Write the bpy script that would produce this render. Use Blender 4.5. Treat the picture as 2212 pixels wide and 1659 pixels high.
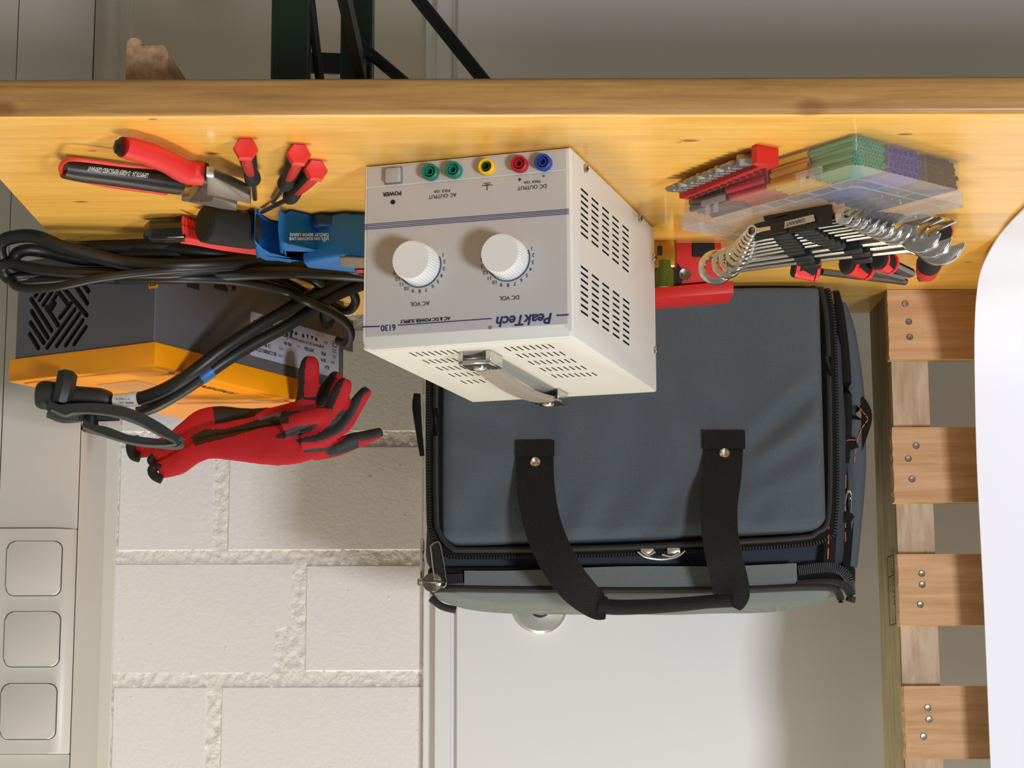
import bpy, bmesh, math, random
from mathutils import Vector, Matrix, noise
random.seed(7)
for _o in list(bpy.data.objects): bpy.data.objects.remove(_o)
SC = bpy.context.scene; COL = SC.collection
PI = math.pi; sin = math.sin; cos = math.cos
TZ = 0.80                      # height of the bench top over the floor; z=0 below means the bench top

# ------------------------------------------------------------------ camera
F = 4450.0; PITCH = 0.17379; ROLL = 0.0028866; CAMH = 0.40474
_cp, _sp = cos(PITCH), sin(PITCH); _c, _s = cos(ROLL), sin(ROLL)
MR = Matrix(((_c, _s, 0), (-_s, _c, 0), (0, 0, 1))) @ Matrix(((1, 0, 0), (0, -_sp, -_cp), (0, _cp, -_sp)))   # rows: right, down, forward
cam = bpy.data.cameras.new('camera'); camo = bpy.data.objects.new('camera', cam); COL.objects.link(camo)
cam.sensor_width = 36; cam.lens = F / 2212 * 36; cam.clip_start = .05; cam.clip_end = 50
_X, _Y, _Z = -MR[0], MR[1], -MR[2]        # the photograph was taken with the camera held upside down
camo.matrix_world = Matrix.Translation((0, 0, CAMH + TZ)) @ Matrix((( _X[0], _Y[0], _Z[0]), (_X[1], _Y[1], _Z[1]), (_X[2], _Y[2], _Z[2]))).to_4x4()
SC.camera = camo
SC.cycles.transparent_max_bounces = 24

# ------------------------------------------------------------------ light
vs = SC.view_settings; vs.view_transform = 'Standard'; vs.look = 'None'; vs.gamma = 1; vs.use_curve_mapping = False
vs.exposure = 0.0
W = bpy.data.worlds.new('world'); SC.world = W; W.use_nodes = True
W.node_tree.nodes['Background'].inputs[0].default_value = (0.95, 0.90, 0.79, 1)
W.node_tree.nodes['Background'].inputs[1].default_value = 0.21
def area(name, loc, target, sx, sy, power, color):
    l = bpy.data.lights.new(name, 'AREA'); l.shape = 'RECTANGLE'; l.size = sx; l.size_y = sy; l.energy = power; l.color = color
    o = bpy.data.objects.new(name, l); COL.objects.link(o); o.location = (loc[0], loc[1], loc[2] + TZ)
    d = Vector(target) - Vector(loc); o.rotation_euler = d.to_track_quat('-Z', 'Y').to_euler(); return o
area('ceiling_lamp', (0.12, 1.72, 1.55), (0.0, 1.62, 0), .75, .25, 13.0, (1.0, .88, .68))
area('side_lamp', (-1.15, -0.50, 0.86), (0.0, 1.7, 0.1), .38, .38, 43.0, (.90, .92, 1.0))
area('front_lamp', (-0.55, 0.55, 1.45), (0.0, 1.6, 0.1), .30, .15, 1.5, (1.0, .93, .82))

# ------------------------------------------------------------------ picture rays (for measuring)
CAM0 = Vector((0, 0, CAMH))
def ray(tx, ty):
    return MR.transposed() @ Vector(((1106 - tx) / F, (829.5 - ty) / F, 1))
def hit(tx, ty, p, n):
    d = ray(tx, ty); n = Vector(n); t = (Vector(p) - CAM0).dot(n) / d.dot(n); return CAM0 + d * t
def onz(tx, ty, z=0.): return hit(tx, ty, (0, 0, z), (0, 0, 1))
def ony(tx, ty, y): return hit(tx, ty, (0, y, 0), (0, 1, 0))

# ------------------------------------------------------------------ materials
def lin(h):
    h = h.lstrip('#'); c = [int(h[i:i + 2], 16) / 255 for i in (0, 2, 4)]
    return tuple(x / 12.92 if x <= .04045 else ((x + .055) / 1.055) ** 2.4 for x in c) + (1,)
def mat(name, col, rough=.5, metal=0., spec=None, bump=None, var=0., coat=0., trans=0., alpha=1., emit=None):
    m = bpy.data.materials.new(name); m.use_nodes = True; nt = m.node_tree; N = nt.nodes; L = nt.links
    b = N['Principled BSDF']; c = lin(col) if isinstance(col, str) else col
    b.inputs['Base Color'].default_value = c; b.inputs['Roughness'].default_value = rough; b.inputs['Metallic'].default_value = metal
    if spec is not None: b.inputs['Specular IOR Level'].default_value = spec
    b.inputs['Coat Weight'].default_value = coat; b.inputs['Transmission Weight'].default_value = trans; b.inputs['Alpha'].default_value = alpha
    tc = N.new('ShaderNodeTexCoord')
    if var:
        n = N.new('ShaderNodeTexNoise'); n.inputs['Scale'].default_value = 40; n.inputs['Detail'].default_value = 3; L.new(tc.outputs['Object'], n.inputs['Vector'])
        r = N.new('ShaderNodeMapRange'); r.inputs[3].default_value = 1 - var; r.inputs[4].default_value = 1 + var; L.new(n.outputs[0], r.inputs[0])
        mx = N.new('ShaderNodeMix'); mx.data_type = 'RGBA'; mx.blend_type = 'MULTIPLY'; mx.inputs[0].default_value = 1
        mx.inputs[6].default_value = c; L.new(r.outputs[0], mx.inputs[7]); L.new(mx.outputs[2], b.inputs['Base Color'])
    if bump:
        kind, sc, st, dist = bump
        if kind == 'noise':
            n = N.new('ShaderNodeTexNoise'); n.inputs['Scale'].default_value = sc; n.inputs['Detail'].default_value = 4; L.new(tc.outputs['Object'], n.inputs['Vector']); out = n.outputs[0]
        elif kind == 'weave':
            vm = N.new('ShaderNodeVectorMath'); vm.operation = 'SCALE'; vm.inputs[3].default_value = sc; L.new(tc.outputs['Object'], vm.inputs[0])
            sp = N.new('ShaderNodeSeparateXYZ'); L.new(vm.outputs[0], sp.inputs[0])
            def sn(a, bb, k):
                ad = N.new('ShaderNodeMath'); ad.operation = 'ADD' if k > 0 else 'SUBTRACT'; L.new(a, ad.inputs[0]); L.new(bb, ad.inputs[1])
                s_ = N.new('ShaderNodeMath'); s_.operation = 'SINE'; L.new(ad.outputs[0], s_.inputs[0]); return s_.outputs[0]
            xy = N.new('ShaderNodeMath'); xy.operation = 'ADD'; L.new(sp.outputs[0], xy.inputs[0]); L.new(sp.outputs[1], xy.inputs[1])
            p = N.new('ShaderNodeMath'); p.operation = 'MULTIPLY'; L.new(sn(xy.outputs[0], sp.outputs[2], 1), p.inputs[0]); L.new(sn(xy.outputs[0], sp.outputs[2], -1), p.inputs[1]); out = p.outputs[0]
        elif kind == 'rib':
            n = N.new('ShaderNodeTexWave'); n.inputs['Scale'].default_value = sc; n.inputs['Distortion'].default_value = .6; n.bands_direction = 'DIAGONAL'; L.new(tc.outputs['Object'], n.inputs['Vector']); out = n.outputs['Fac']
        bp = N.new('ShaderNodeBump'); bp.inputs['Strength'].default_value = st; bp.inputs['Distance'].default_value = dist; L.new(out, bp.inputs['Height']); L.new(bp.outputs[0], b.inputs['Normal'])
        if kind in ('weave', 'rib'):
            r2 = N.new('ShaderNodeMapRange'); r2.inputs[1].default_value = -1 if kind == 'weave' else 0; r2.inputs[2].default_value = 1; r2.inputs[3].default_value = .78; r2.inputs[4].default_value = 1.2; L.new(out, r2.inputs[0])
            mx = N.new('ShaderNodeMix'); mx.data_type = 'RGBA'; mx.blend_type = 'MULTIPLY'; mx.inputs[0].default_value = 1; mx.inputs[6].default_value = c
            L.new(r2.outputs[0], mx.inputs[7]); L.new(mx.outputs[2], b.inputs['Base Color'])
    return m
def clear_mat(name, tint, haze, gl=.06, rough=.06):
    m = bpy.data.materials.new(name); m.use_nodes = True; nt = m.node_tree; N = nt.nodes; L = nt.links; N.clear()
    out = N.new('ShaderNodeOutputMaterial'); t = N.new('ShaderNodeBsdfTransparent'); t.inputs[0].default_value = tint
    d = N.new('ShaderNodeBsdfDiffuse'); d.inputs[0].default_value = (.86, .88, .92, 1); g = N.new('ShaderNodeBsdfGlossy'); g.inputs['Roughness'].default_value = rough
    lw = N.new('ShaderNodeLayerWeight'); lw.inputs[0].default_value = .5
    pw = N.new('ShaderNodeMath'); pw.operation = 'POWER'; pw.inputs[1].default_value = 4; L.new(lw.outputs['Facing'], pw.inputs[0])
    ma = N.new('ShaderNodeMath'); ma.operation = 'MULTIPLY_ADD'; ma.inputs[1].default_value = .35; ma.inputs[2].default_value = gl; L.new(pw.outputs[0], ma.inputs[0])
    m1 = N.new('ShaderNodeMixShader'); m1.inputs[0].default_value = haze; L.new(t.outputs[0], m1.inputs[1]); L.new(d.outputs[0], m1.inputs[2])
    m2 = N.new('ShaderNodeMixShader'); L.new(ma.outputs[0], m2.inputs[0]); L.new(m1.outputs[0], m2.inputs[1]); L.new(g.outputs[0], m2.inputs[2]); L.new(m2.outputs[0], out.inputs[0]); return m
def wood(name, base, dark, scale=(6, 60, 60), rough=.35, knots=(), coat=0., contrast=1.):
    """long grain along X; knots: (x, y, z, radius) in world space"""
    m = bpy.data.materials.new(name); m.use_nodes = True; nt = m.node_tree; N = nt.nodes; L = nt.links; b = N['Principled BSDF']
    g = N.new('ShaderNodeNewGeometry'); oi = N.new('ShaderNodeObjectInfo')
    mp = N.new('ShaderNodeMapping'); mp.inputs['Scale'].default_value = scale; L.new(g.outputs['Position'], mp.inputs[0])
    of = N.new('ShaderNodeVectorMath'); of.operation = 'ADD'; L.new(mp.outputs[0], of.inputs[0])
    ml = N.new('ShaderNodeMath'); ml.operation = 'MULTIPLY'; ml.inputs[1].default_value = 31; L.new(oi.outputs['Random'], ml.inputs[0]); L.new(ml.outputs[0], of.inputs[1])
    n = N.new('ShaderNodeTexNoise'); n.inputs['Scale'].default_value = 1.6; n.inputs['Detail'].default_value = 6; n.inputs['Roughness'].default_value = .62; n.inputs['Distortion'].default_value = .4; L.new(of.outputs[0], n.inputs['Vector'])
    cr = N.new('ShaderNodeValToRGB'); cr.color_ramp.elements[0].position = .5 - .2 / contrast; cr.color_ramp.elements[0].color = lin(dark); cr.color_ramp.elements[1].position = .5 + .16 / contrast; cr.color_ramp.elements[1].color = lin(base); L.new(n.outputs[0], cr.inputs[0])
    r = N.new('ShaderNodeMapRange'); r.inputs[3].default_value = .9; r.inputs[4].default_value = 1.08; L.new(oi.outputs['Random'], r.inputs[0])
    mx = N.new('ShaderNodeMix'); mx.data_type = 'RGBA'; mx.blend_type = 'MULTIPLY'; mx.inputs[0].default_value = 1; L.new(cr.outputs[0], mx.inputs[6]); L.new(r.outputs[0], mx.inputs[7])
    col = mx.outputs[2]
    for (kx, ky, kz, kr) in knots:
        s = N.new('ShaderNodeVectorMath'); s.operation = 'SUBTRACT'; s.inputs[1].default_value = (kx, ky, kz + TZ); L.new(g.outputs['Position'], s.inputs[0])
        s2 = N.new('ShaderNodeVectorMath'); s2.operation = 'MULTIPLY'; s2.inputs[1].default_value = (1, 2.2, 1.6); L.new(s.outputs[0], s2.inputs[0])
        ln = N.new('ShaderNodeVectorMath'); ln.operation = 'LENGTH'; L.new(s2.outputs[0], ln.inputs[0])
        rr = N.new('ShaderNodeMapRange'); rr.interpolation_type = 'SMOOTHSTEP'; rr.inputs[1].default_value = kr * .45; rr.inputs[2].default_value = kr * 1.5; rr.inputs[3].default_value = .85; rr.inputs[4].default_value = 0; L.new(ln.outputs['Value'], rr.inputs[0])
        k = N.new('ShaderNodeMix'); k.data_type = 'RGBA'; L.new(rr.outputs[0], k.inputs[0]); L.new(col, k.inputs[6]); k.inputs[7].default_value = lin('#8a5a26'); col = k.outputs[2]
    L.new(col, b.inputs['Base Color']); b.inputs['Roughness'].default_value = rough; b.inputs['Coat Weight'].default_value = coat; b.inputs['Coat Roughness'].default_value = .12
    bp = N.new('ShaderNodeBump'); bp.inputs['Strength'].default_value = .25; bp.inputs['Distance'].default_value = .0006; L.new(n.outputs[0], bp.inputs['Height']); L.new(bp.outputs[0], b.inputs['Normal'])
    return m
M = {}
def K(tx, ty, r): p = onz(tx, ty); return (p.x, p.y, p.z, r)
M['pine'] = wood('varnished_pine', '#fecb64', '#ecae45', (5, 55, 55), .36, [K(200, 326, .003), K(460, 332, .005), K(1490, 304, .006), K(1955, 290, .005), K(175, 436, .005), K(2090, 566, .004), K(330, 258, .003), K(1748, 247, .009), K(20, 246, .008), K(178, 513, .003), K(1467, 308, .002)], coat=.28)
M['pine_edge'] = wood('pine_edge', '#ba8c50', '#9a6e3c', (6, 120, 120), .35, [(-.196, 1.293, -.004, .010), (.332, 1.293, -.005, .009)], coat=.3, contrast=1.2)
M['board'] = wood('rough_pallet_board', '#cba47c', '#b08558', (6, 90, 90), .8, contrast=1.0)
M['board_edge'] = wood('fresh_pallet_edge', '#d8b66a', '#b89048', (9, 90, 90), .8)
M['stringer'] = wood('grey_stringer', '#a89a76', '#887c5a', (50, 50, 9), .9)
M['stringer_front'] = wood('pale_stringer_front', '#cdb79c', '#a98e70', (60, 60, 12), .85)
M['beam'] = wood('beam_wood', '#cfa985', '#a88360', (80, 9, 80), .8, contrast=1.3)
M['wall'] = mat('wall_paint', '#e0dedb', .8, bump=('noise', 260, .35, .0012))
M['plaster'] = mat('smooth_plaster', '#cfcabd', .85)
M['mortar'] = mat('painted_mortar', '#e2dfd8', .85, bump=('noise', 320, .7, .002))
M['door'] = mat('door_white', '#dedfde', .45, bump=('noise', 500, .04, .0005))
M['duct'] = mat('duct_plastic', '#d0cdc2', .38)
M['duct_dark'] = mat('duct_gap', '#1c1a17', .8)
M['floor'] = mat('floor_grey', '#77746c', .7)
M['green'] = mat('dark_green_steel', '#07210f', .45)
M['blacksteel'] = mat('black_strap', '#141412', .5)
M['case'] = mat('cream_powdercoat', '#dcdcd4', .5, bump=('noise', 900, .08, .0004))
M['panel'] = mat('front_panel_grey', '#b9b7b4', .5, bump=('noise', 900, .06, .0003))
M['slot'] = mat('slot_dark', '#15140f', .9)
M['navy'] = mat('navy_print', '#22265f', .6)
M['blackp'] = mat('black_plastic', '#101010', .42)
M['blackm'] = mat('black_matt', '#0c0c0c', .75)
M['ink'] = mat('black_print', '#15130f', .7)
M['white'] = mat('white_plastic', '#e4e4e0', .35)
M['whitep'] = mat('white_print', '#d8d8d0', .6)
M['chrome'] = mat('chrome', '#d4d2cc', .2, 1.)
M['steel'] = mat('satin_steel', '#c4c2ba', .34, 1.)
M['dsteel'] = mat('dark_steel', '#7c7770', .35, 1.)
M['brass'] = mat('brass', '#b08a3c', .3, 1.)
M['red'] = mat('red_plastic', '#c21a18', .42)
M['redg'] = mat('red_grip', '#e02e2c', .5)
M['bluep'] = mat('blue_plastic', '#1f7ad0', .42)
M['cable'] = mat('cable_rubber', '#191917', .42)
M['yellow'] = mat('yellow_orange_plastic', '#faa000', .45)
M['charcoal'] = mat('charcoal_case', '#5a585a', .6, bump=('noise', 900, .15, .0004))
M['label'] = mat('silver_label', '#a9adba', .5)
M['fabric'] = mat('slate_fabric', '#525c64', .85, bump=('weave', 4300, .6, .0005))
M['fabric2'] = mat('light_slate_fabric', '#727c7a', .85, bump=('weave', 4300, .6, .0005))
M['fabric3'] = mat('navy_slate_fabric', '#363e4a', .85, bump=('weave', 4300, .6, .0005))
M['web'] = mat('black_webbing', '#090a0c', .8, bump=('weave', 3600, .9, .0008))
M['pipe'] = mat('black_piping', '#141414', .6, bump=('noise', 900, .4, .0005))
M['orange'] = mat('orange_thread', '#d9653a', .7)
M['knit'] = mat('red_knit', '#b5121e', .85, bump=('rib', 300, .6, .0006))
M['rubber'] = mat('black_rubber_palm', '#1b1a19', .6, bump=('noise', 700, .4, .0004))
M['plug'] = mat('dark_green_grey_plastic', '#2c302d', .5, bump=('noise', 900, .2, .0003))
M['paper'] = mat('white_sheet', '#e9ebf2', .55)
M['gtube'] = mat('green_tube', '#22a882', .5)
M['btube'] = mat('blue_tube', '#2340a8', .5)
M['ktube'] = mat('black_tube', '#2a2723', .6)
M['ytube'] = mat('yellow_tube', '#f2c430', .5)
M['rtube'] = mat('red_tube', '#d8324a', .5)
M['clear'] = clear_mat('clear_plastic', (.97, .97, .98, 1), .04)
M['clearlid'] = clear_mat('hazy_lid_plastic', (.97, .97, .985, 1), .13)

# ------------------------------------------------------------------ mesh helpers
ROOTM = {}
def tag(o, label=None, cat=None, group=None, kind=None):
    if label: o['label'] = label
    if cat: o['category'] = cat
    if group: o['group'] = group
    if kind: o['kind'] = kind
    return o
def thing(name, label, cat, loc=(0, 0, 0), rz=0., group=None):
    o = bpy.data.objects.new(name, None); COL.objects.link(o); o.empty_display_size = .02
    o.location = (loc[0], loc[1], loc[2] + TZ); o.rotation_euler = (0, 0, rz)
    ROOTM[o.name] = (Matrix.Translation(Vector(loc)) @ Matrix.Rotation(rz, 4, 'Z')).inverted()
    return tag(o, label, cat, group)
def rootinv(o):
    while o.parent: o = o.parent
    return ROOTM.get(o.name)
def obj(name, bm, m, parent=None, smooth=False, local=False, label=None):
    me = bpy.data.meshes.new(name)
    if isinstance(bm, bpy.types.Mesh): me = bm; bm = None
    if bm is not None:
        if parent is None: bm.transform(Matrix.Translation((0, 0, TZ)))
        elif not local: bm.transform(rootinv(parent))
        bmesh.ops.recalc_face_normals(bm, faces=bm.faces[:])
        bm.to_mesh(me); bm.free()
    for mm in (m if isinstance(m, (list, tuple)) else [m]): me.materials.append(M[mm])
    if smooth:
        for p in me.polygons: p.use_smooth = True
        if smooth != 'all': me.set_sharp_from_angle(angle=math.radians(smooth if smooth is not True else 38))
    o = bpy.data.objects.new(name, me); COL.objects.link(o)
    if parent: o.parent = parent
    if label: o['label'] = label
    return o
def NB(): return bmesh.new()
def box(bm, lo, hi, bev=0., seg=2, mtx=None, mi=0):
    lo = Vector(lo); hi = Vector(hi); c = (lo + hi) / 2; s = hi - lo
    r = bmesh.ops.create_cube(bm, size=1, matrix=Matrix.Translation(c) @ Matrix.Diagonal((abs(s.x), abs(s.y), abs(s.z), 1)))
    vs_ = r['verts']
    if bev:
        e = list({e for v in vs_ for e in v.link_edges})
        rr = bmesh.ops.bevel(bm, geom=e, offset=bev, segments=seg, profile=.5, affect='EDGES'); vs_ = list({v for v in vs_ if v.is_valid} | {v for f in rr['faces'] for v in f.verts})
    fs = {f for v in vs_ for f in v.link_faces}
    for f in fs: f.material_index = mi
    if mtx is not None:
        av = {v for f in fs for v in f.verts}; bmesh.ops.transform(bm, matrix=mtx, verts=list(av))
    return fs
def frame(o, ex, ey=None, ez=None):
    ex = Vector(ex).normalized(); ez = Vector(ez).normalized() if ez is not None else None
    if ez is None: ez = ex.cross(Vector(ey)).normalized()
    ey = ez.cross(ex).normalized(); ex = ey.cross(ez).normalized()
    return Matrix(((ex.x, ey.x, ez.x, o[0]), (ex.y, ey.y, ez.y, o[1]), (ex.z, ey.z, ez.z, o[2]), (0, 0, 0, 1)))
def prism(bm, pts, off, bev=0., seg=2, mi=0):
    """closed polygon of 3D points extruded by vector off"""
    off = Vector(off); a = [bm.verts.new(Vector(p)) for p in pts]; b = [bm.verts.new(Vector(p) + off) for p in pts]
    fs = [bm.faces.new(a), bm.faces.new(b[::-1])]; n = len(pts)
    for i in range(n): fs.append(bm.faces.new((a[i], b[i], b[(i + 1) % n], a[(i + 1) % n])))
    for f in fs: f.material_index = mi
    if bev:
        e = [e for f in fs[:2] for e in f.edges]
        r = bmesh.ops.bevel(bm, geom=list(set(e)), offset=bev, segments=seg, profile=.5, affect='EDGES')
        for f in r['faces']: f.material_index = mi
    return fs
def rrect(w, h, r, n=5):
    out = []
    for cx, cy, a in ((w / 2 - r, h / 2 - r, 0), (-w / 2 + r, h / 2 - r, 90), (-w / 2 + r, -h / 2 + r, 180), (w / 2 - r, -h / 2 + r, 270)):
        for k in range(n + 1):
            t = math.radians(a + 90 * k / n); out.append((cx + r * cos(t), cy + r * sin(t)))
    return out
def smooth_path(P, k=6):
    P = [Vector(p) for p in P]; out = []
    for i in range(len(P) - 1):
        p0 = P[max(i - 1, 0)]; p1 = P[i]; p2 = P[i + 1]; p3 = P[min(i + 2, len(P) - 1)]
        for j in range(k):
            t = j / k; out.append(.5 * ((2 * p1) + (p2 - p0) * t + (2 * p0 - 5 * p1 + 4 * p2 - p3) * t * t + (-p0 + 3 * p1 - 3 * p2 + p3) * t ** 3))
    out.append(P[-1]); return out
def lerpl(L, t):
    x = t * (len(L) - 1); i = min(int(x), len(L) - 2); return L[i] + (L[i + 1] - L[i]) * (x - i)
def tube(bm, P, r, n=10, k=6, flat=1., up=(0, 0, 1), cap=True, mi=0, closed=False):
    """r: number or list of radii along the path; flat: squash along up"""
    Q = smooth_path(P, k) if k else [Vector(p) for p in P]; up = Vector(up); rings = []
    for i, p in enumerate(Q):
        t = (Q[min(i + 1, len(Q) - 1)] - Q[max(i - 1, 0)]); t = t.normalized() if t.length > 1e-9 else Vector((1, 0, 0))
        s = t.cross(up)
        if s.length < 1e-3: s = t.cross(Vector((1, .1, 0)))
        s.normalize(); u = s.cross(t)
        rr = r if isinstance(r, (int, float)) else lerpl(r, i / max(1, len(Q) - 1))
        fl = flat if isinstance(flat, (int, float)) else lerpl(flat, i / max(1, len(Q) - 1))
        rings.append([bm.verts.new(p + s * (rr * cos(2 * PI * j / n)) + u * (rr * fl * sin(2 * PI * j / n))) for j in range(n)])
    fs = []
    for a, b in zip(rings, rings[1:]):
        for j in range(n): fs.append(bm.faces.new((a[j], a[(j + 1) % n], b[(j + 1) % n], b[j])))
    if cap: fs += [bm.faces.new(rings[0][::-1]), bm.faces.new(rings[-1])]
    for f in fs: f.material_index = mi
    return fs
def lathe(bm, prof, mtx, n=24, mi=0, flute=0, fa=0.):
    """prof: (radius, height) along local Z of mtx"""
    rings = []
    for (r, h) in prof:
        rings.append([bm.verts.new(mtx @ Vector(((r - (fa if flute and (j % 2) and r > fa * 3 else 0)) * cos(2 * PI * j / n), (r - (fa if flute and (j % 2) and r > fa * 3 else 0)) * sin(2 * PI * j / n), h))) for j in range(n)])
    for a, b in zip(rings, rings[1:]):
        for j in range(n):
            f = bm.faces.new((a[j], a[(j + 1) % n], b[(j + 1) % n], b[j])); f.material_index = mi
    for R_, rv in ((rings[0], True), (rings[-1], False)):
        if (Vector(R_[0].co) - Vector(R_[n // 2].co)).length > 1e-6: f = bm.faces.new(R_[::-1] if rv else R_); f.material_index = mi
def ribbon(bm, C, Wd, th, nrm, mi=0):
    """strip along centres C (vectors) with half-width vectors Wd and thickness th along nrm"""
    rows = []
    for i, (c, w) in enumerate(zip(C, Wd)):
        nn = Vector(nrm[i] if isinstance(nrm, list) else nrm).normalized() * th / 2
        rows.append([bm.verts.new(c + w + nn), bm.verts.new(c - w + nn), bm.verts.new(c - w - nn), bm.verts.new(c + w - nn)])
    for a, b in zip(rows, rows[1:]):
        for j in range(4): bm.faces.new((a[j], a[(j + 1) % 4], b[(j + 1) % 4], b[j])).material_index = mi
    bm.faces.new(rows[0][::-1]); bm.faces.new(rows[-1])
def text(name, s, size, o, right, up, m, parent, local=False, shear=0., bold=0., align='CENTER', sx=1., lift=.00025, label=None):
    cu = bpy.data.curves.new('txt', 'FONT'); cu.body = s; cu.size = size; cu.align_x = align; cu.align_y = 'CENTER'; cu.shear = shear; cu.offset = bold; cu.resolution_u = 3
    to = bpy.data.objects.new('txt', cu); COL.objects.link(to); dg = bpy.context.evaluated_depsgraph_get(); dg.update()
    me = bpy.data.meshes.new_from_object(to.evaluated_get(dg)); bpy.data.objects.remove(to); bpy.data.curves.remove(cu)
    right = Vector(right).normalized(); up = Vector(up).normalized(); nrm = right.cross(up).normalized()
    mt = frame(Vector(o) + nrm * lift, right, None, nrm)
    if not local: mt = rootinv(parent) @ mt if parent else Matrix.Translation((0, 0, TZ)) @ mt
    me.transform(mt @ Matrix.Diagonal((sx, 1, 1, 1))); me.materials.clear()
    return obj(name, me, m, parent, local=True, label=label)
def strip(bm, a, b, w, nrm, th=.0003, mi=0):
    a = Vector(a); b = Vector(b); d = (b - a); s = d.cross(Vector(nrm)).normalized() * w / 2; n = Vector(nrm).normalized() * th
    prism(bm, [a + s, b + s, b - s, a - s], n, mi=mi)
def wobble(bm, amp, sc, seed=0.):
    for v in bm.verts: v.co += noise.noise_vector(v.co * sc + Vector((seed, seed, seed))) * amp
# ================================================================== SETTING
WY = 2.11                        # face of the back wall
def S(name, bm, m, parent=None, smooth=False):
    o = obj(name, bm, m, parent, smooth); 
    if parent is None: o['kind'] = 'structure'
    return o
b = NB(); box(b, (-1.6, -1.2, -.86), (1.5, 2.6, -.80)); S('floor', b, 'floor')
b = NB(); box(b, (.088, WY + .004, -.80), (1.5, WY + .12, .9)); box(b, (.088, WY - .002, -.80), (.60, WY + .004, -.19))
box(b, (-1.6, WY, -.80), (-.93, WY + .12, .9)); box(b, (-1.6, WY, .9), (1.5, WY + .12, 1.3))
WALL = S('wall_back', b, 'plaster')
ROOTM[WALL.name] = Matrix.Identity(4)
# painted sand-lime bricks with rough recessed mortar
def brick(x0, x1, z0, z1):
    bm = NB(); box(bm, (x0, WY - .004, z0), (x1, WY + .02, z1), .0022, 1); bm.transform(Matrix.Translation((0, 0, TZ)))
    return obj('brick', bm, 'wall', WALL, local=True)
zj = [ony(580, yy, WY).z for yy in (1467, 1203, 950)]       # mortar joints seen
pz = (zj[0] - zj[2]) / 2; zc = [zj[2] + k * pz for k in range(-3, 5)]
xl = .4055; jh = .0066
jx_a = ony(478, 1100, WY).x; jx_b = ony(645, 1300, WY).x; jx_c = ony(462, 1550, WY).x
vj = {-3: [.27, .02], -2: [.155], -1: [.262], 0: [jx_a], 1: [jx_b], 2: [jx_c], 3: [.18]}
for k in range(-3, 4):
    z0 = zc[k + 3] + jh; z1 = zc[k + 4] - jh
    if z1 < -.19: continue
    xs = [.0905] + sorted([x for x in vj[k] if x > .09]) + [xl]
    for i in range(len(xs) - 1):
        a = xs[i] + (jh if i > 0 else 0); c = xs[i + 1] - (jh if i < len(xs) - 2 else 0)
        if k == 1 and i == 1:                                      # chipped corner filled with mortar
            bm = NB(); cz = z0 + (z1 - z0) * .0; w = .0165; h = .042
            zz1 = z1; P = [(a, z0 + 0, 0), (c, z0, 0), (c, zz1, 0), (a + w, zz1, 0), (a + w, zz1 - h, 0), (a, zz1 - h - .006, 0)]
            prism(bm, [(p[0], WY - .004, p[1]) for p in P], (0, .024, 0)); bm.transform(Matrix.Translation((0, 0, TZ))); obj('brick', bm, 'wall', WALL, local=True)
        else: brick(a, c, max(z0, -.188), z1)
bm = NB(); n1, n2 = 150, 260; g = []
for i in range(n2 + 1):
    z = -.188 + (.62 + .188) * i / n2; row = []
    for j in range(n1 + 1):
        x = .0905 + (xl - .0905) * j / n1; nn = noise.noise(Vector((x * 170, z * 170, 1))) + .6 * noise.noise(Vector((x * 420 + z * 300, z * 420, 4)))
        row.append(bm.verts.new((x, WY - .0026 - .0022 * nn, z)))
    g.append(row)
for i in range(n2):
    for j in range(n1): bm.faces.new((g[i][j], g[i][j + 1], g[i + 1][j + 1], g[i + 1][j]))
bm.transform(Matrix.Translation((0, 0, TZ))); mo = obj('mortar', bm, 'mortar', WALL, smooth='all', local=True); mo['kind'] = 'stuff'
b = NB(); box(b, (xl, WY - .006, -.8), (.50, WY + .02, .62), .001); S('trim_1', b, 'duct')
# door and frame
b = NB(); box(b, (.055, WY - .0225, -.8), (.064, WY + .02, .9)); box(b, (.0625, WY - .028, -.8), (.0785, WY + .02, .9), .0015); box(b, (.0785, WY - .014, -.8), (.0905, WY + .02, .9), .001)
box(b, (-.93, WY - .028, -.8), (-.90, WY + .02, .9)); box(b, (-.93, WY - .028, .86), (.0905, WY + .02, .9)); S('trim_2', b, 'door')
b = NB(); box(b, (-.90, WY - .002, -.8), (.0625, WY + .03, .86)); S('trim_3', b, 'plaster')
b = NB(); box(b, (-.897, WY - .030, -.79), (.0565, WY - .004, .855), .0015); DOOR = S('door_1', b, 'door'); ROOTM[DOOR.name] = Matrix.Identity(4)
def oz(bm): bm.transform(Matrix.Translation((0, 0, TZ))); return bm
c = ony(1167, 1311, WY - .032); mt = frame(c, (1, 0, 0), None, (0, -1, 0))
b = NB(); lathe(b, [(.027, -.002), (.027, .004), (.0245, .007), (.0, .007)], mt, 40); ro = obj('handle_rosette', oz(b), 'steel', DOOR, smooth=True, local=True, label='round satin steel rosette on the white door')
b = NB(); lathe(b, [(.0112, .0068), (.0112, .0078), (.0098, .0080), (0, .0080)], mt, 28); obj('rosette_ring', oz(b), 'blackp', ro, smooth=True, local=True)
b = NB(); lathe(b, [(.009, .0078), (.009, .040), (0, .040)], mt, 20); tube(b, [c + Vector((0, -.040, 0)), c + Vector((-.06, -.042, 0)), c + Vector((-.11, -.042, 0))], .008, 12); obj('lever', oz(b), 'steel', ro, smooth=True, local=True)
# side walls, ceiling outside the picture
b = NB(); box(b, (1.5, -1.2, -.8), (1.6, 2.6, 1.9)); S('wall_right', b, 'plaster')
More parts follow.
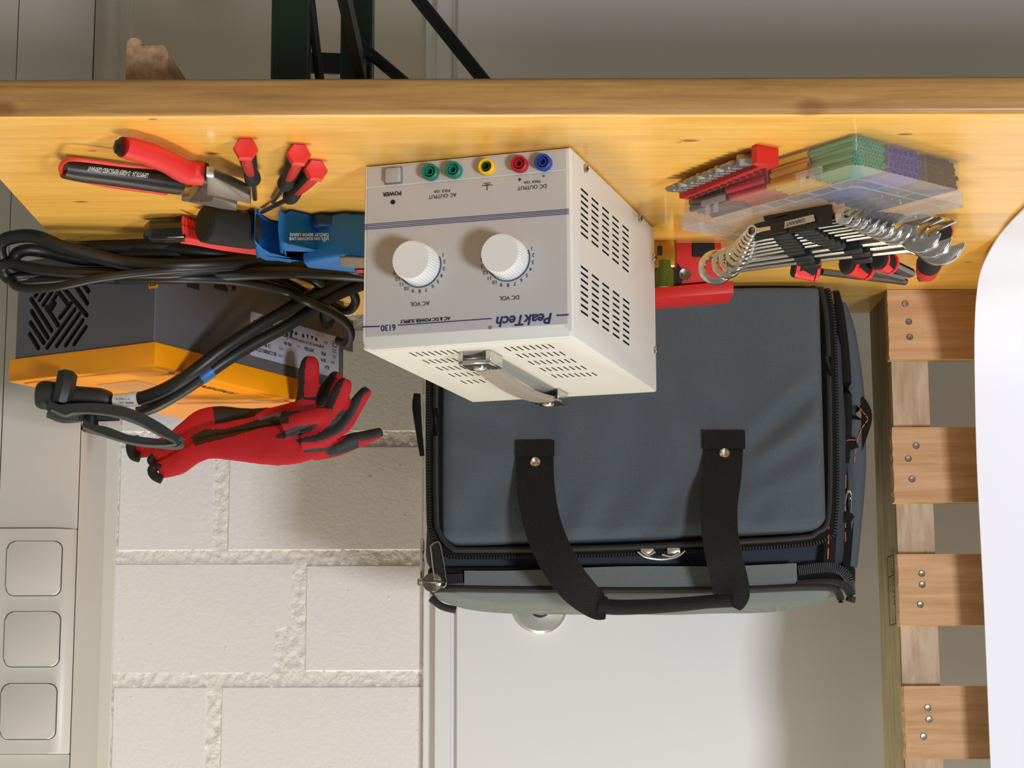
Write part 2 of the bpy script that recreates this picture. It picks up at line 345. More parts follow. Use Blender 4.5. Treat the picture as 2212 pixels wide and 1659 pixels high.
# cable duct with three blank cover plates
A = Vector((.3845, 1.82, 0)); Bf = Vector((.4185, WY - .003, 0))
DU = thing('cable_duct', 'upright light grey cable duct with three square covers beside the brick wall', 'cable duct', (A.x, A.y, -.8))
b = NB(); prism(b, [(A.x, A.y, -.8), (Bf.x, Bf.y, -.8), (.62, Bf.y, -.8), (.62, A.y, -.8)], (0, 0, 1.9)); obj('duct_body', b, 'duct', DU)
zt = ony(100, 1143, A.y).z
b = NB(); box(b, (A.x + .0010, A.y - .0016, -.8), (ony(42, 20, A.y).x, A.y, zt - .0006), .0006, 1); obj('front_cover', b, 'duct', DU)
b = NB(); box(b, (A.x + .0004, A.y - .0006, -.8), (A.x + .0012, A.y + .0002, 1.0)); xx = ony(42, 20, A.y).x; box(b, (xx, A.y - .0003, -.8), (xx + .0008, A.y + .001, 1.0)); obj('cover_joint', b, 'duct_dark', DU)
z0 = zt + .0004; z1 = ony(100, 1628, A.y).z
b = NB(); ncs = 8
P = [(A.x + .001, A.y + .004), (A.x + .001, A.y - .001), (A.x + .004, A.y - .005), (A.x + .010, A.y - .008), (A.x + .018, A.y - .009), (.475, A.y - .009), (.483, A.y - .008), (.488, A.y - .003), (.488, A.y + .004)]
prism(b, [(p[0], p[1], z0) for p in P], (0, 0, z1 - z0), .0012, 2); FR = obj('socket_frame', b, 'duct', DU, smooth=True)
for (tx, ty) in ((74, 1228), (70, 1381), (62, 1537)):
    c = ony(tx, ty, A.y - .009); w = .0475
    b = NB(); prism(b, [(c.x + p[0], c.y - .0001, c.z + p[1]) for p in rrect(w + .0012, w + .0012, .0075, 6)], (0, .002, 0)); jt = obj('cover_gap', b, 'duct_dark', FR)
    b = NB(); prism(b, [(c.x + p[0], c.y - .0024, c.z + p[1]) for p in rrect(w, w, .007, 6)], (0, .004, 0), .0013, 3); obj('blank_cover', b, 'duct', FR, smooth=True)
b = NB(); box(b, (A.x + .001, A.y - .0016, z1 + .0006), (.50, A.y, 1.0), .0006, 1); obj('front_cover', b, 'duct', DU)

# ================================================================== WORKBENCH
TX = .3700; FY = 1.2925; BY = 1.921
BE = thing('workbench', 'varnished pine workbench top on a dark green steel frame, everything stands on it', 'workbench', (0, 1.6, -.8))
ys = [FY + .046] + [onz(200, t).y for t in (383, 433, 467, 498, 533, 566)]; ys += [ys[-1] + .052, ys[-1] + .098, ys[-1] + .15, BY]
ys = [y for y in ys if y <= BY]
ys = sorted(set(ys)); prev = FY
b = NB(); r = .005; zt_, zb_ = 0., -.0265; prof = []
for k in range(6): t = PI / 2 * k / 5; prof.append((FY + .0065 - .0065 * sin(t), zt_ - .0045 + .0045 * cos(t)))
for k in range(4): t = PI / 2 * k / 3; prof.append((FY + r - r * cos(t), zb_ + r - r * sin(t)))
prof += [(ys[0], zb_), (ys[0], zt_)]
prism(b, [(TX, p[0], p[1]) for p in prof], (-1.6 - TX, 0, 0))
for f in b.faces:
    f.normal_update()
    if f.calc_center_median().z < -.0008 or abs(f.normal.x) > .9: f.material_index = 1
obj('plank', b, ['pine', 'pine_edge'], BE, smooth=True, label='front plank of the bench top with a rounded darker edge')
for y0, y1 in zip(ys, ys[1:]):
    b = NB(); box(b, (-1.6, y0 + .00008, zb_), (TX, y1 - .00008, 0.)); obj('plank', b, 'pine', BE)
def leg(x0, x1, y0, y1):
    b = NB(); box(b, (x0, y0, -.8), (x1, y1, -.0265), .0015, 1); obj('leg', b, 'green', BE)
p0 = ony(585, 100, 1.50); p1 = ony(663, 100, 1.50); leg(p1.x, p0.x, 1.50, 1.535)
q0 = ony(735, 100, 1.74); q1 = ony(803, 100, 1.74); leg(q1.x, q0.x, 1.74, 1.775)
leg(-1.30, -1.262, 1.50, 1.54); leg(-1.30, -1.262, 1.74, 1.775)
b = NB(); z0 = ony(700, 113, 1.70).z; z1 = ony(700, 157, 1.70).z
box(b, (q1.x + .004, 1.52, z0), (q1.x + .012, 1.80, z1)); prism(b, [ony(663, 112, 1.745), ony(737, 115, 1.745), ony(737, 158, 1.745), ony(663, 156, 1.745)], (0, .004, 0)); obj('cross_bar', b, 'blacksteel', BE, label='dark cross bar between the green legs')
def brace(p, q, w, y):
    b = NB(); a = ony(*p, y[0]); c = ony(*q, y[1]); tube(b, [a, c], w, 8, k=0, flat=.45, up=(0, 1, 0)); obj('brace', b, 'blacksteel', BE)
brace((664, -60), (694, 200), .0035, (1.53, 1.53)); brace((728, -60), (775, 95), .0042, (1.72, 1.72)); brace((772, 92), (900, 200), .0052, (1.72, 1.70)); brace((873, -40), (1066, 200), .0058, (1.72, 1.68))
b = NB(); xa = ony(362, 150, 1.40).x; xb = ony(272, 150, 1.40).x; zq = ony(320, 98, 1.40).z; zp = ony(290, 82, 1.40).z; xm = ony(302, 100, 1.40).x
prism(b, [(xa, 1.40, -.0268), (xa, 1.40, zq + .005), (xa + .003, 1.40, zq), (xm, 1.40, zq), (xm - .001, 1.40, zp + .002), (xm + .002, 1.40, zp), (xb - .003, 1.40, zp), (xb, 1.40, zp + .003), (xb, 1.40, -.0268)], (-.02, .42, 0)); obj('support_rail', b, 'beam', BE, smooth=20, label='raw timber rail with a rebated end under the top')

# ================================================================== PALLET + SHEET
PY = 1.817
PA = thing('pallet', 'wooden pallet standing on its side on the bench, left of the bag', 'pallet', (-.36, 1.86, 0))
b = NB(); P = [(-.3415, PY + .0145), (-.3405, 1.9195), (-.3755, 1.9195), (-.3755, PY + .0145)]
prism(b, [(p[0], p[1], .0) for p in P], (.0, 0, .62))
bmesh.ops.subdivide_edges(b, edges=b.edges[:], cuts=10, use_grid_fill=True); wobble(b, .0012, 60)
for v in b.verts: v.co.z = max(v.co.z, 0)
ST = obj('stringer', b, 'stringer', PA, smooth=30, label='grey green rough timber stringer of the pallet')
b = NB(); box(b, (-.3755, PY + .0118, 0.0005), (-.3425, PY + .0150, .6195)); obj('stringer_face', b, 'stringer_front', PA, label='pale planed front face of the stringer')
text('stamp_text', '319', .0105, (-.3390, 1.836, ony(1925, 1290, 1.84).z), (0, 0, 1), (0, -1, 0), 'ink', ST, label='black stamped print')
text('stamp_text', 'KEY', .0085, (-.3390, 1.837, ony(1925, 1252, 1.84).z), (0, 0, 1), (0, -1, 0), 'ink', ST)
text('stamp_text', 'HET', .0085, (-.3390, 1.852, ony(1925, 1262, 1.84).z), (0, 0, 1), (0, -1, 0), 'ink', ST)
text('stamp_text', 'DE', .0085, (-.3390, 1.842, ony(1925, 1222, 1.84).z), (0, 0, 1), (0, -1, 0), 'ink', ST)
b = NB(); za = ony(1920, 1200, 1.84).z; zb = ony(1920, 1348, 1.84).z; zm = ony(1920, 1243, 1.84).z
for (p, q) in (((1.8335, za), (1.8335, zb)), ((1.862, za), (1.862, zb)), ((1.8335, za), (1.862, za)), ((1.8335, zb), (1.862, zb)), ((1.8335, zm), (1.862, zm))):
    strip(b, (-.3393, p[0], p[1]), (-.3393, q[0], q[1]), .0009, (1, 0, 0))
obj('stamp_frame', b, 'ink', ST)
NAILS = [((1955, 656), (1963, 695), (1965, 728)), ((1979, 963), (1962, 991), (1970, 1035)), ((1991, 1239), (1992, 1263), (1988, 1306)), ((2004, 1529), (2007, 1554), (1995, 1591))]
BD = [(1918, 626, 776), (1929, 923, 1085), (1941, 1197, 1351), (1955, 1482, 1640)]
for k in range(5):
    if k < 4: tx, t0, t1 = BD[k]; x1 = ony(tx, (t0 + t1) / 2, PY).x; z0 = max(0., ony(tx, t0, PY).z); z1 = ony(tx, t1, PY).z
    else: x1 = -.342; z0 = .474; z1 = .536
    b = NB(); ex = []
    nn = 14
    for i in range(nn + 1): ex.append((x1 + random.uniform(-.0006, .0003), z0 + (z1 - z0) * i / nn))
    sl = .0022 if k != 1 else .001
    pts = [(-1.02, PY, z0)] + [(p[0], PY, p[1]) for p in ex] + [(-1.02, PY, z1)]
    fs = prism(b, pts, (0, .0135, 0))
    for f in b.faces:
        f.normal_update()
        if abs(f.normal.z) > .9: f.material_index = 1
    BO = obj('board', b, ['board', 'board_edge'], PA)
    if k < 4:
        for (nx, ny) in NAILS[k]:
            c = ony(nx, ny, PY); b = NB(); mt = frame(c, (1, 0, 0), None, (0, -1, 0))
            lathe(b, [(.0030, -.002), (.0030, .0003), (.0024, .0007), (0, .0005)], mt, 12); obj('nail', b, 'dsteel', BO, smooth=True)
b = NB(); E = []
for (tx, ty, yy) in ((2212, 450, None), (2180, 482, None), (2150, 520, None), (2120, 580, 1.672), (2110, 632, 1.715), (2106, 690, 1.742), (2105, 780, 1.758), (2110, 1000, 1.768), (2125, 1300, 1.775), (2140, 1659, 1.78)):
    E.append(onz(tx, ty, .0022) if yy is None else ony(tx, ty, yy))
d0 = (E[0] - E[1]).normalized(); E = [Vector((E[0].x - .004, 1.31, .0022)), Vector((E[0].x - .001, 1.42, .0022))] + E + [E[-1] + (E[-1] - E[-2]).normalized() * .12]
E = smooth_path(E, 5); rows = []
for i, p in enumerate(E):
    t = E[min(i + 1, len(E) - 1)] - E[max(i - 1, 0)]; n = Vector((0, -t.z, t.y)).normalized() * .0009
    rows.append([b.verts.new(p + n), b.verts.new(p - n), b.verts.new(Vector((-.99, p.y, p.z)) - n), b.verts.new(Vector((-.99, p.y, p.z)) + n)])
for a, c in zip(rows, rows[1:]):
    for j in range(4): b.faces.new((a[j], a[(j + 1) % 4], c[(j + 1) % 4], c[j]))
b.faces.new(rows[0]); b.faces.new(rows[-1][::-1])
o = obj('backdrop_sheet', b, 'paper', None, smooth=True); tag(o, 'large white sheet curving up from the bench in front of the pallet', 'sheet')
def lp(root, axis, val, tx, ty):
    """picture ray against the plane local[axis]=val of a thing; local coordinates"""
    inv = ROOTM[root.name]; m = inv.inverted(); n = m.to_3x3() @ Vector([1 if i == axis else 0 for i in range(3)])
    v = [0, 0, 0]; v[axis] = val; return inv @ hit(tx, ty, m @ Vector(v), n)
def cutbool(o, cutter):
    md = o.modifiers.new('b', 'BOOLEAN'); md.operation = 'DIFFERENCE'; md.solver = 'EXACT'; md.use_self = True; md.object = cutter; md.material_mode = 'TRANSFER'
    dg = bpy.context.evaluated_depsgraph_get(); dg.update(); me = bpy.data.meshes.new_from_object(o.evaluated_get(dg))
    o.modifiers.clear(); o.data = me; bpy.data.objects.remove(cutter)
# ================================================================== POWER SUPPLY
PW, PD, PH = .15281, .235, .13289
PS = thing('power_supply', 'cream metal bench power supply with two white dials, in the middle of the bench', 'power supply', (-.04145, 1.36329, 0), .310515)
b = NB(); box(b, (.0, .0006, .0012), (PW, PD, PH), .0016, 2)
b2 = b; me = None
CA = obj('casing', b2, ['case', 'slot'], PS, smooth=35, local=True)
def Z1(x, y): return (740 + x / 2.6757, 280 + y / 2.6757)
cb = NB()
# side slots: five columns in two blocks (x local 0 face)
for (blk, top0, colsx, n, dy) in ((0, None, (1398, 1459, 1520, 1578, 1636), 8, None), (1, None, (1398, 1461, 1521, 1581, 1639), 8, None)):
    for ci, cx in enumerate(colsx):
        ys0 = ((360, 414, 466, 518, 570), (805, 855, 903, 948, 992))[blk][ci]; ye = ((612, 662, 712, 760, 808), (1062, 1106, 1150, 1192, 1232))[blk][ci]
        for k in range(n):
            p = lp(PS, 0, 0., *Z1(cx, ys0 + (ye - ys0) * k / (n - 1)))
            box(cb, (-.001, p.y - .0092, p.z - .00085), (.003, p.y + .0092, p.z + .00085), mi=1)
# top slots: rows on both sides of the handle
def Z2(x, y): return (1000 + x / 9.2167, 730 + y / 9.2167)
rowsR = [((820, 178), (1680, 120)), ((1052, 312), (1905, 264)), ((1282, 452), (2120, 405)), ((1515, 586), (2330, 545)), ((1740, 716), (2540, 675))]
for (a, c) in rowsR:
    for k in range(8):
        t = k / 7; p = lp(PS, 2, PH, *Z2(a[0] + (c[0] - a[0]) * t + 75, a[1] + (c[1] - a[1]) * t + 45))
        box(cb, (p.x - .00065, p.y - .0076, PH - .003), (p.x + .00065, p.y + .0076, PH + .001), mi=1)
rowsL = [((390, 1288), (640, 1272)), ((466, 1330), (705, 1316)), ((542, 1370), (780, 1357)), ((612, 1408), (862, 1393)), ((682, 1448), (932, 1432))]
for ri, (a, c) in enumerate(rowsL):
    for k in range(8):
        t = k / 7; p = lp(PS, 2, PH, *Z1(a[0] + (c[0] - a[0]) * t + 18, a[1] + (c[1] - a[1]) * t + 12))
        box(cb, (p.x - .00065, p.y - .0076, PH - .003), (p.x + .00065, p.y + .0076, PH + .001), mi=1)
co = obj('cut', cb, ['case', 'slot'], PS, local=True); cutbool(CA, co)
# front frame with the rounded top, grey panel, lower strip with a small step
zs = lp(PS, 1, 0, *Z1(700, 290)).z
b = NB(); P = []
rr = .0065
P = [(.0012, 0), (.0012, PH - .006)] ; P = [(0.0008, .0012)] + [(.0008 + .004 * (1 - cos(t)), PH - .004 + .0045 * sin(t)) for t in [PI / 2 * k / 5 for k in range(6)]] + [(PW - .0008 - .0065 * (1 - sin(t)), PH - .006 + .0065 * cos(t)) for t in [PI / 2 * k / 6 for k in range(7)]] + [(PW - .0008, .0012)]
prism(b, [(p[0], -.0012, p[1]) for p in P], (0, .006, 0), .0009, 2); obj('front_frame', b, 'case', PS, smooth=True, local=True)
b = NB(); box(b, (.0032, -.0017, zs + .0004), (PW - .0028, .0, PH - .0085), .0004, 1); FP = obj('front_panel', b, 'panel', PS, local=True)
b = NB(); box(b, (.0032, -.0017, .0022), (PW - .0028, .0, zs - .0004), .0004, 1); obj('socket_strip', b, 'panel', PS, local=True)
b = NB()
for k in range(70): z = .006 + k * .00172; box(b, (-.0001, .0022, z), (.0012, .0060, z + .0009))
obj('ribbed_seam', b, 'case', PS, local=True)
YF = -.0019
def fp(x, y): return lp(PS, 1, YF, *Z1(x, y))
RX = (1, 0, 0); UZ = (0, 0, 1)
def ft(s, x, y, size, m='ink', **k):
    # right vector must read left to right upright: local +x
    return text('panel_text', s, size, fp(x, y), RX, UZ, m, FP, local=True, **k)
ft('POWER', 288, 370, .0040, bold=.00012); ft('AC OUTPUT', 578, 383, .0039, sx=.95); ft('MAX 10A', 576, 355, .0031, sx=.95); ft('DC OUTPUT', 1097, 332, .0039, sx=.95); ft('MAX 10A', 1097, 302, .0031, sx=.95)
ft('+', 1025, 287, .0045, bold=.00015); ft('-', 1163, 272, .0050, bold=.00015); ft('AC VOL', 448, 1006, .0042, sx=.95); ft('DC VOL', 965, 972, .0042, sx=.95)
ft('6130', 265, 1144, .0062, 'navy', bold=.0001, sx=.9); ft('AC & DC POWER SUPPLY', 478, 1100, .0034, bold=.0001, sx=.95)
ft('PeakTech', 1052, 1098, .0102, 'navy', shear=.22, bold=.00022, sx=1.0); ft('®', 853, 1143, .0036)
b = NB()
for (a, c, w) in (((112, 1141), (215, 1137), .0008), ((320, 1131), (862, 1092), .0006), ((1238, 1074), (1308, 1070), .0009)): strip(b, fp(*a), fp(*c), w, (0, -1, 0), .0002)
for (ya, yb) in ((550, 460), (559, 468), (569, 477), (578, 486)): strip(b, fp(121, ya), fp(1309, yb), .0004, (0, -1, 0), .0002)
obj('printed_lines', b, 'navy', FP, local=True)
g = fp(836, 315); b = NB()
for (dz, w) in ((-.0020, .0030), (-.0008, .0050)): strip(b, g + Vector((-w / 2, 0, -dz - .0015)), g + Vector((w / 2, 0, -dz - .0015)), .0004, (0, -1, 0), .0002)
strip(b, g + Vector((-.0038, 0, .0008)), g + Vector((.0038, 0, .0008)), .0004, (0, -1, 0), .0002); strip(b, g + Vector((0, 0, .0008)), g + Vector((0, 0, .0045)), .0004, (0, -1, 0), .0002); obj('earth_symbol', b, 'ink', FP, local=True)
DIALS = [(447, 785), (957, 748)]
for (kx, ky) in DIALS:
    c = fp(kx, ky); R_ = .01825
    for i in range(15):
        a = math.radians(200 - i * 15.7); text('dial_number', str(i + 1), .0038, c + Vector((cos(a) * R_, 0, sin(a) * R_)), RX, UZ, 'ink', FP, local=True)
    b = NB(); aa = [math.radians(200 - i * 220 / 40) for i in range(41)]; r0, r1 = .0152, .0158
    for p, q in zip(aa, aa[1:]): prism(b, [c + Vector((r0 * cos(p), 0, r0 * sin(p))), c + Vector((r1 * cos(p), 0, r1 * sin(p))), c + Vector((r1 * cos(q), 0, r1 * sin(q))), c + Vector((r0 * cos(q), 0, r0 * sin(q)))], (0, -.0002, 0))
    obj('dial_arc', b, 'navy', FP, local=True)
    mt = frame(c, (1, 0, 0), None, (0, -1, 0)); b = NB()
    lathe(b, [(.0148, 0), (.0145, .003), (.0139, .0175), (.0134, .0186), (0, .0186)], mt, 88, flute=1, fa=.00055)
    obj('knob', b, 'white', PS, smooth=50, local=True, label='white ribbed dial under the words %s' % ('AC VOL' if kx < 600 else 'DC VOL'))
for (x, y, m, n2) in ((516, 252, 'gtube', 'green socket beside the power button'), (650, 240, 'gtube', 'green socket, second from the power button'), (841, 222, 'earthy', 'yellow and green earth socket'), (1030, 206, 'redp', 'red plus socket'), (1167, 196, 'bluesock', 'blue minus socket')):
    M.setdefault('earthy', mat('socket_yellow', '#f0bf14', .4)); M.setdefault('redp', mat('socket_red', '#b3122c', .4)); M.setdefault('bluesock', mat('socket_blue', '#1f3f9e', .4)); M.setdefault('greensock', mat('socket_green', '#0c7a66', .4)); M.setdefault('dgreen', mat('socket_dark_green', '#123c26', .5))
    c = fp(x, y); mt = frame(c, (1, 0, 0), None, (0, -1, 0)); mm = 'greensock' if m == 'gtube' else m
    b = NB(); lathe(b, [(.0058, 0), (.0058, .0050), (.0052, .0056), (.0042, .0056), (.0036, .0046), (.0036, .001), (0, .001)], mt, 28); so = obj('socket', b, mm, PS, smooth=True, local=True, label=n2)
    b = NB(); lathe(b, [(.0030, .001), (.0030, .0052), (.0022, .0052), (.0019, .0025), (0, .0025)], mt, 22); obj('socket_core', b, 'dgreen' if m == 'earthy' else mm, so, smooth=True, local=True)
    b = NB(); lathe(b, [(.0036, .0012), (.0031, .0012), (.0031, .0011), (0, .0022), (0, .0028)][:0] or [(.0017, .0022), (.0017, .0028), (0, .0028)], mt, 16); obj('socket_hole', b, 'slot', so, local=True)
c = fp(296, 265); b = NB(); box(b, (c.x - .0057, -.0055, c.z - .0050), (c.x + .0057, -.001, c.z + .0055), .0012, 3); M['button'] = mat('button_grey', '#a9a6a4', .4); M['buttonc'] = mat('button_collar', '#77736f', .5)
SB = obj('power_button', b, 'button', PS, smooth=True, local=True); b = NB(); box(b, (c.x - .0066, -.0026, c.z - .0060), (c.x + .0066, -.001, c.z + .0064), .0004, 1); obj('button_collar', b, 'buttonc', PS, local=True)
c = fp(292, 419); b = NB(); lathe(b, [(.0017, .0001), (.0017, .0003), (0, .0003)], frame(c, (1, 0, 0), None, (0, -1, 0)), 16); obj('lamp_hole', b, 'slot', FP, local=True)
# screws on the side
for (x, y) in ((1263, 364), (1380, 472), (1414.5, 560), (1414.5, 757)):
    p = lp(PS, 0, 0., x, y); p.y = min(p.y, PD - .006); b = NB(); mt = frame((0, p.y, p.z), (0, 1, 0), None, (-1, 0, 0)); lathe(b, [(.0034, 0), (.0032, .0012), (.002, .0021), (0, .0024)], mt, 16)
    sc = obj('screw', b, 'chrome', PS, smooth=True, local=True)
    b = NB(); box(b, (-.0026, p.y - .002, p.z - .0003), (-.0015, p.y + .002, p.z + .0003)); box(b, (-.0026, p.y - .0003, p.z - .002), (-.0015, p.y + .0003, p.z + .002)); obj('screw_slot', b, 'slot', sc, local=True)
# handle on the top
h0 = lp(PS, 2, PH, 1040, 768); h1 = lp(PS, 2, PH, 1172, 838); hx = (h0.x + h1.x) / 2; y0 = lp(PS, 2, PH, 1042, 757).y; y1 = lp(PS, 2, PH, 1180, 853).y
hw = .0115
HA = None
b = NB(); n = 24; C = []; Wd = []
for i in range(n + 1):
    t = i / n; C.append(Vector((hx, y0 + .008 + (y1 - y0 - .016) * t, PH + .006 + .0055 * sin(PI * t)))); Wd.append(Vector((.0085 if .04 < t < .96 else .007, 0, 0)))
ribbon(b, C, Wd, .0042, (0, 0, 1)); 
bmesh.ops.bevel(b, geom=b.edges[:], offset=.0008, segments=1, affect='EDGES')
M['grip'] = mat('grip_taupe', '#9a9184', .45); HA = obj('carry_handle', b, 'grip', PS, smooth=True, local=True)
b = NB()
for k in range(5): 
    xx = -.005 + .0025 * k; tube(b, [c_ + Vector((xx, 0, .0022)) for c_ in C], .0004, 5, k=0)
obj('grip_rib', b, 'grip', HA, local=True, smooth=True)
for (ya, yb, s) in ((y0, y0 + .026, 1), (y1 - .026, y1, -1)):
    b = NB(); P = [(ya, PH), (ya, PH + .0085), (yb, PH + .0085), (yb, PH)]
    q = [(hx - hw, ya, PH + .0076), (hx + hw, ya, PH + .0076), (hx + hw, yb, PH + .0076), (hx - hw, yb, PH + .0076)]
    prism(b, q, (0, 0, .0016), .0006, 2)
    for sx_ in (-1, 1): box(b, (hx + sx_ * hw - .0007, ya, PH), (hx + sx_ * hw + .0007, yb, PH + .0088), .0003, 1)
    if s == 1: box(b, (hx - hw, ya - .0004, PH + .0002), (hx - hw + .003, ya + .001, PH + .0088)); box(b, (hx + hw - .003, ya - .0004, PH + .0002), (hx + hw, ya + .001, PH + .0088)); box(b, (hx - hw, ya - .0004, PH + .0066), (hx + hw, ya + .001, PH + .0088), .0003, 1)
    else: box(b, (hx - hw, yb - .001, PH), (hx + hw, yb + .0004, PH + .0088), .0003, 1)
    br = obj('handle_bracket', b, 'chrome', PS, smooth=True, local=True)
    b = NB(); box(b, (hx - hw + .002, ya + .002, PH + .0091), (hx + hw - .002, yb - .002, PH + .0096), .0002, 1); obj('black_inlay', b, 'blackp', br, local=True)
    b = NB(); lathe(b, [(.005, PH + .009), (.0047, PH + .0108), (.003, PH + .0118), (0, PH + .012)], Matrix.Translation((hx, (ya + yb) / 2, 0)), 20); obj('bracket_screw', b, 'chrome', br, smooth=True, local=True)
for fx in (.015, PW - .015):
    for fy in (.02, PD - .02):
        b = NB(); lathe(b, [(.006, 0), (.006, .0014), (0, .0014)], Matrix.Translation((fx, fy, 0)), 14); obj('foot', b, 'blackp', PS, local=True)

# ================================================================== TOOL BAG
BGY = 1.80
def bp_(tx, ty, dy=0.):
    p = ony(tx, ty, BGY - dy); p.z = max(p.z, .0045); return p
BG = thing('tool_bag', 'large slate grey fabric tool bag with black webbing handles, standing behind the power supply', 'tool bag', (-.11, 1.88, 0))
bL = bp_(1848, 900).x; bR = bp_(916, 900).x; bT = ony(1400, 1296, BGY + .01).z; bTop = bT
xc = (bL + bR) / 2; hw2 = (bR - bL) / 2
def shell(x0, x1, y0, y1, z0, z1, r, cuts, amp, fr, seed, bulge=.0):
    bm = NB(); box(bm, (x0, y0, z0), (x1, y1, z1), r, 5)
    bmesh.ops.subdivide_edges(bm, edges=[e for e in bm.edges if e.calc_length() > .02], cuts=cuts, use_grid_fill=True)
    for v in bm.verts:
        u = (v.co.x - x0) / (x1 - x0) * 2 - 1; w = (v.co.z - z0) / (z1 - z0) * 2 - 1
        if v.co.y < (y0 + y1) / 2: v.co.y -= bulge * (1 - u * u) * (1 - w * w)
        v.co += noise.noise_vector(v.co * fr + Vector((seed, 0, 0))) * amp * (1 if v.co.z > z0 + .004 else 0)
    return bm
DEP = .135
# lower body, waist strip, lid
b = shell(bL + .009, bR - .002, BGY + .006, BGY + DEP, .0008, bp_(1400, 1236).z, .018, 26, .0035, 14, 3); 
for v in b.verts:
    # the body leans out on the left side at mid height
    t = max(0, 1 - abs(v.co.z - .12) / .12)
    if v.co.x < xc: v.co.x -= .004 * t
    if v.co.x < xc: v.co.x += .012 * max(0, 1 - v.co.z / .05)
BODY = obj('body', b, 'fabric3', BG, smooth='all')
zq0 = bp_(1400, 1234).z; zq1 = bp_(1400, 1268).z
b = shell(bL + .004, bR - .004, BGY - .001, BGY + DEP + .003, zq0 - .004, zq1, .0035, 8, .0012, 25, 9); 
obj('zip_band', b, 'web', BG, smooth='all', label='black zip band around the top of the bag')
b = NB(); P0 = [bp_(1003, 1233), bp_(1720, 1218), bp_(1723, 1256), bp_(1003, 1266)]
A1 = [bp_(1003 + (1720 - 1003) * k / 20, 1233 - 15 * k / 20 + 2.0 * sin(k * .5), .0035) for k in range(21)]; A2 = [bp_(1003 + (1722 - 1003) * k / 20, 1267 - 9 * k / 20, .0045) for k in range(21)]
Q = [(p, q) for p, q in zip(A1, A2)]
ribbon(b, [(p + q) / 2 + Vector((0, -.0022 * 0, 0)) for p, q in Q], [(q - p) / 2 for p, q in Q], .003, (0, -1, 0)); obj('zip_cover', b, 'fabric2', BG, smooth=True)
# lid: outline seen from the front, gently domed
b = NB(); low = [(935, 1290), (958, 1276), (1000, 1270), (1200, 1268), (1500, 1268), (1700, 1262), (1790, 1262), (1822, 1272), (1836, 1300)]
LP = [ony(x, y, BGY) for x, y in low]; NL = 28; rows = []
for j in range(13):
    t = j / 12; yy = BGY - .004 + (DEP + .006) * t; row = []
    for i in range(NL + 1):
        u = i / NL; x = bR - .008 + (bL + .006 - bR + .008) * u; e = 1 - abs(2 * u - 1) ** 5; d = 1 - abs(2 * t - 1) ** 4
        zz = zq1 + .0015 + (.0165 if True else 0) * e ** .7 * (d * .55 + .45 * (1 if 0 < j < 12 else .0)) + .0018 * noise.noise(Vector((x * 18, yy * 20, 2)))
        row.append(b.verts.new((x, yy - (.006 * (1 - (2 * u - 1) ** 2) if j < 3 else 0) * (0.3 + .35 * j), zz)))
    rows.append(row)
bt = [[b.verts.new((v.co.x, v.co.y, zq1 - .004)) for v in r_] for r_ in (rows[0], rows[-1])]
for r0, r1 in zip(rows, rows[1:]):
    for i in range(NL): b.faces.new((r0[i], r0[i + 1], r1[i + 1], r1[i]))
for i in range(NL): b.faces.new((bt[0][i], bt[0][i + 1], rows[0][i + 1], rows[0][i])); b.faces.new((rows[-1][i], rows[-1][i + 1], bt[1][i + 1], bt[1][i]))
obj('lid', b, 'fabric2', BG, smooth='all')
b = NB(); tube(b, [bp_(*p, .005) for p in ((930, 1292), (955, 1310), (985, 1318))], .0032, 8); tube(b, [bp_(*p, .006) for p in ((928, 1276), (945, 1272), (1000, 1272), (1200, 1275), (1400, 1276), (1600, 1274), (1750, 1268), (1800, 1272), (1814, 1288), (1816, 1302))], .0032, 8, k=4)
tube(b, [bp_(*p, .003) for p in ((1720, 1262), (1790, 1258), (1826, 1266), (1838, 1285), (1836, 1300))], .0042, 8, k=4); obj('piping', b, 'pipe', BG, smooth=True, label='black piping around the lid')
# zip teeth left and right on the band
def teeth(parent, pts, n, w, h, dy, name='zip_teeth'):
    bm = NB(); Q = smooth_path([bp_(*p, dy) for p in pts], 8)
    L_ = [0]; 
    for a, c in zip(Q, Q[1:]): L_.append(L_[-1] + (c - a).length)
    for k in range(n):
        s = L_[-1] * (k + .5) / n; i = max(j for j in range(len(L_)) if L_[j] <= s); i = min(i, len(Q) - 2); f = (s - L_[i]) / max(1e-9, L_[i + 1] - L_[i]); p = Q[i].lerp(Q[i + 1], f); t = (Q[i + 1] - Q[i]).normalized()
        box(bm, (-w / 2, -h / 2, -.0006), (w / 2, h / 2, .0009), mtx=frame(p, t, None, (0, -1, 0)))
    o = obj(name, bm, 'blackp', parent, local=False); o['kind'] = 'stuff'; return o
teeth(BG, ((1724, 1233), (1780, 1226), (1815, 1232), (1833, 1252), (1838, 1280)), 34, .0011, .0085, .005); teeth(BG, ((955, 1252), (1000, 1250)), 12, .0011, .0085, .005)
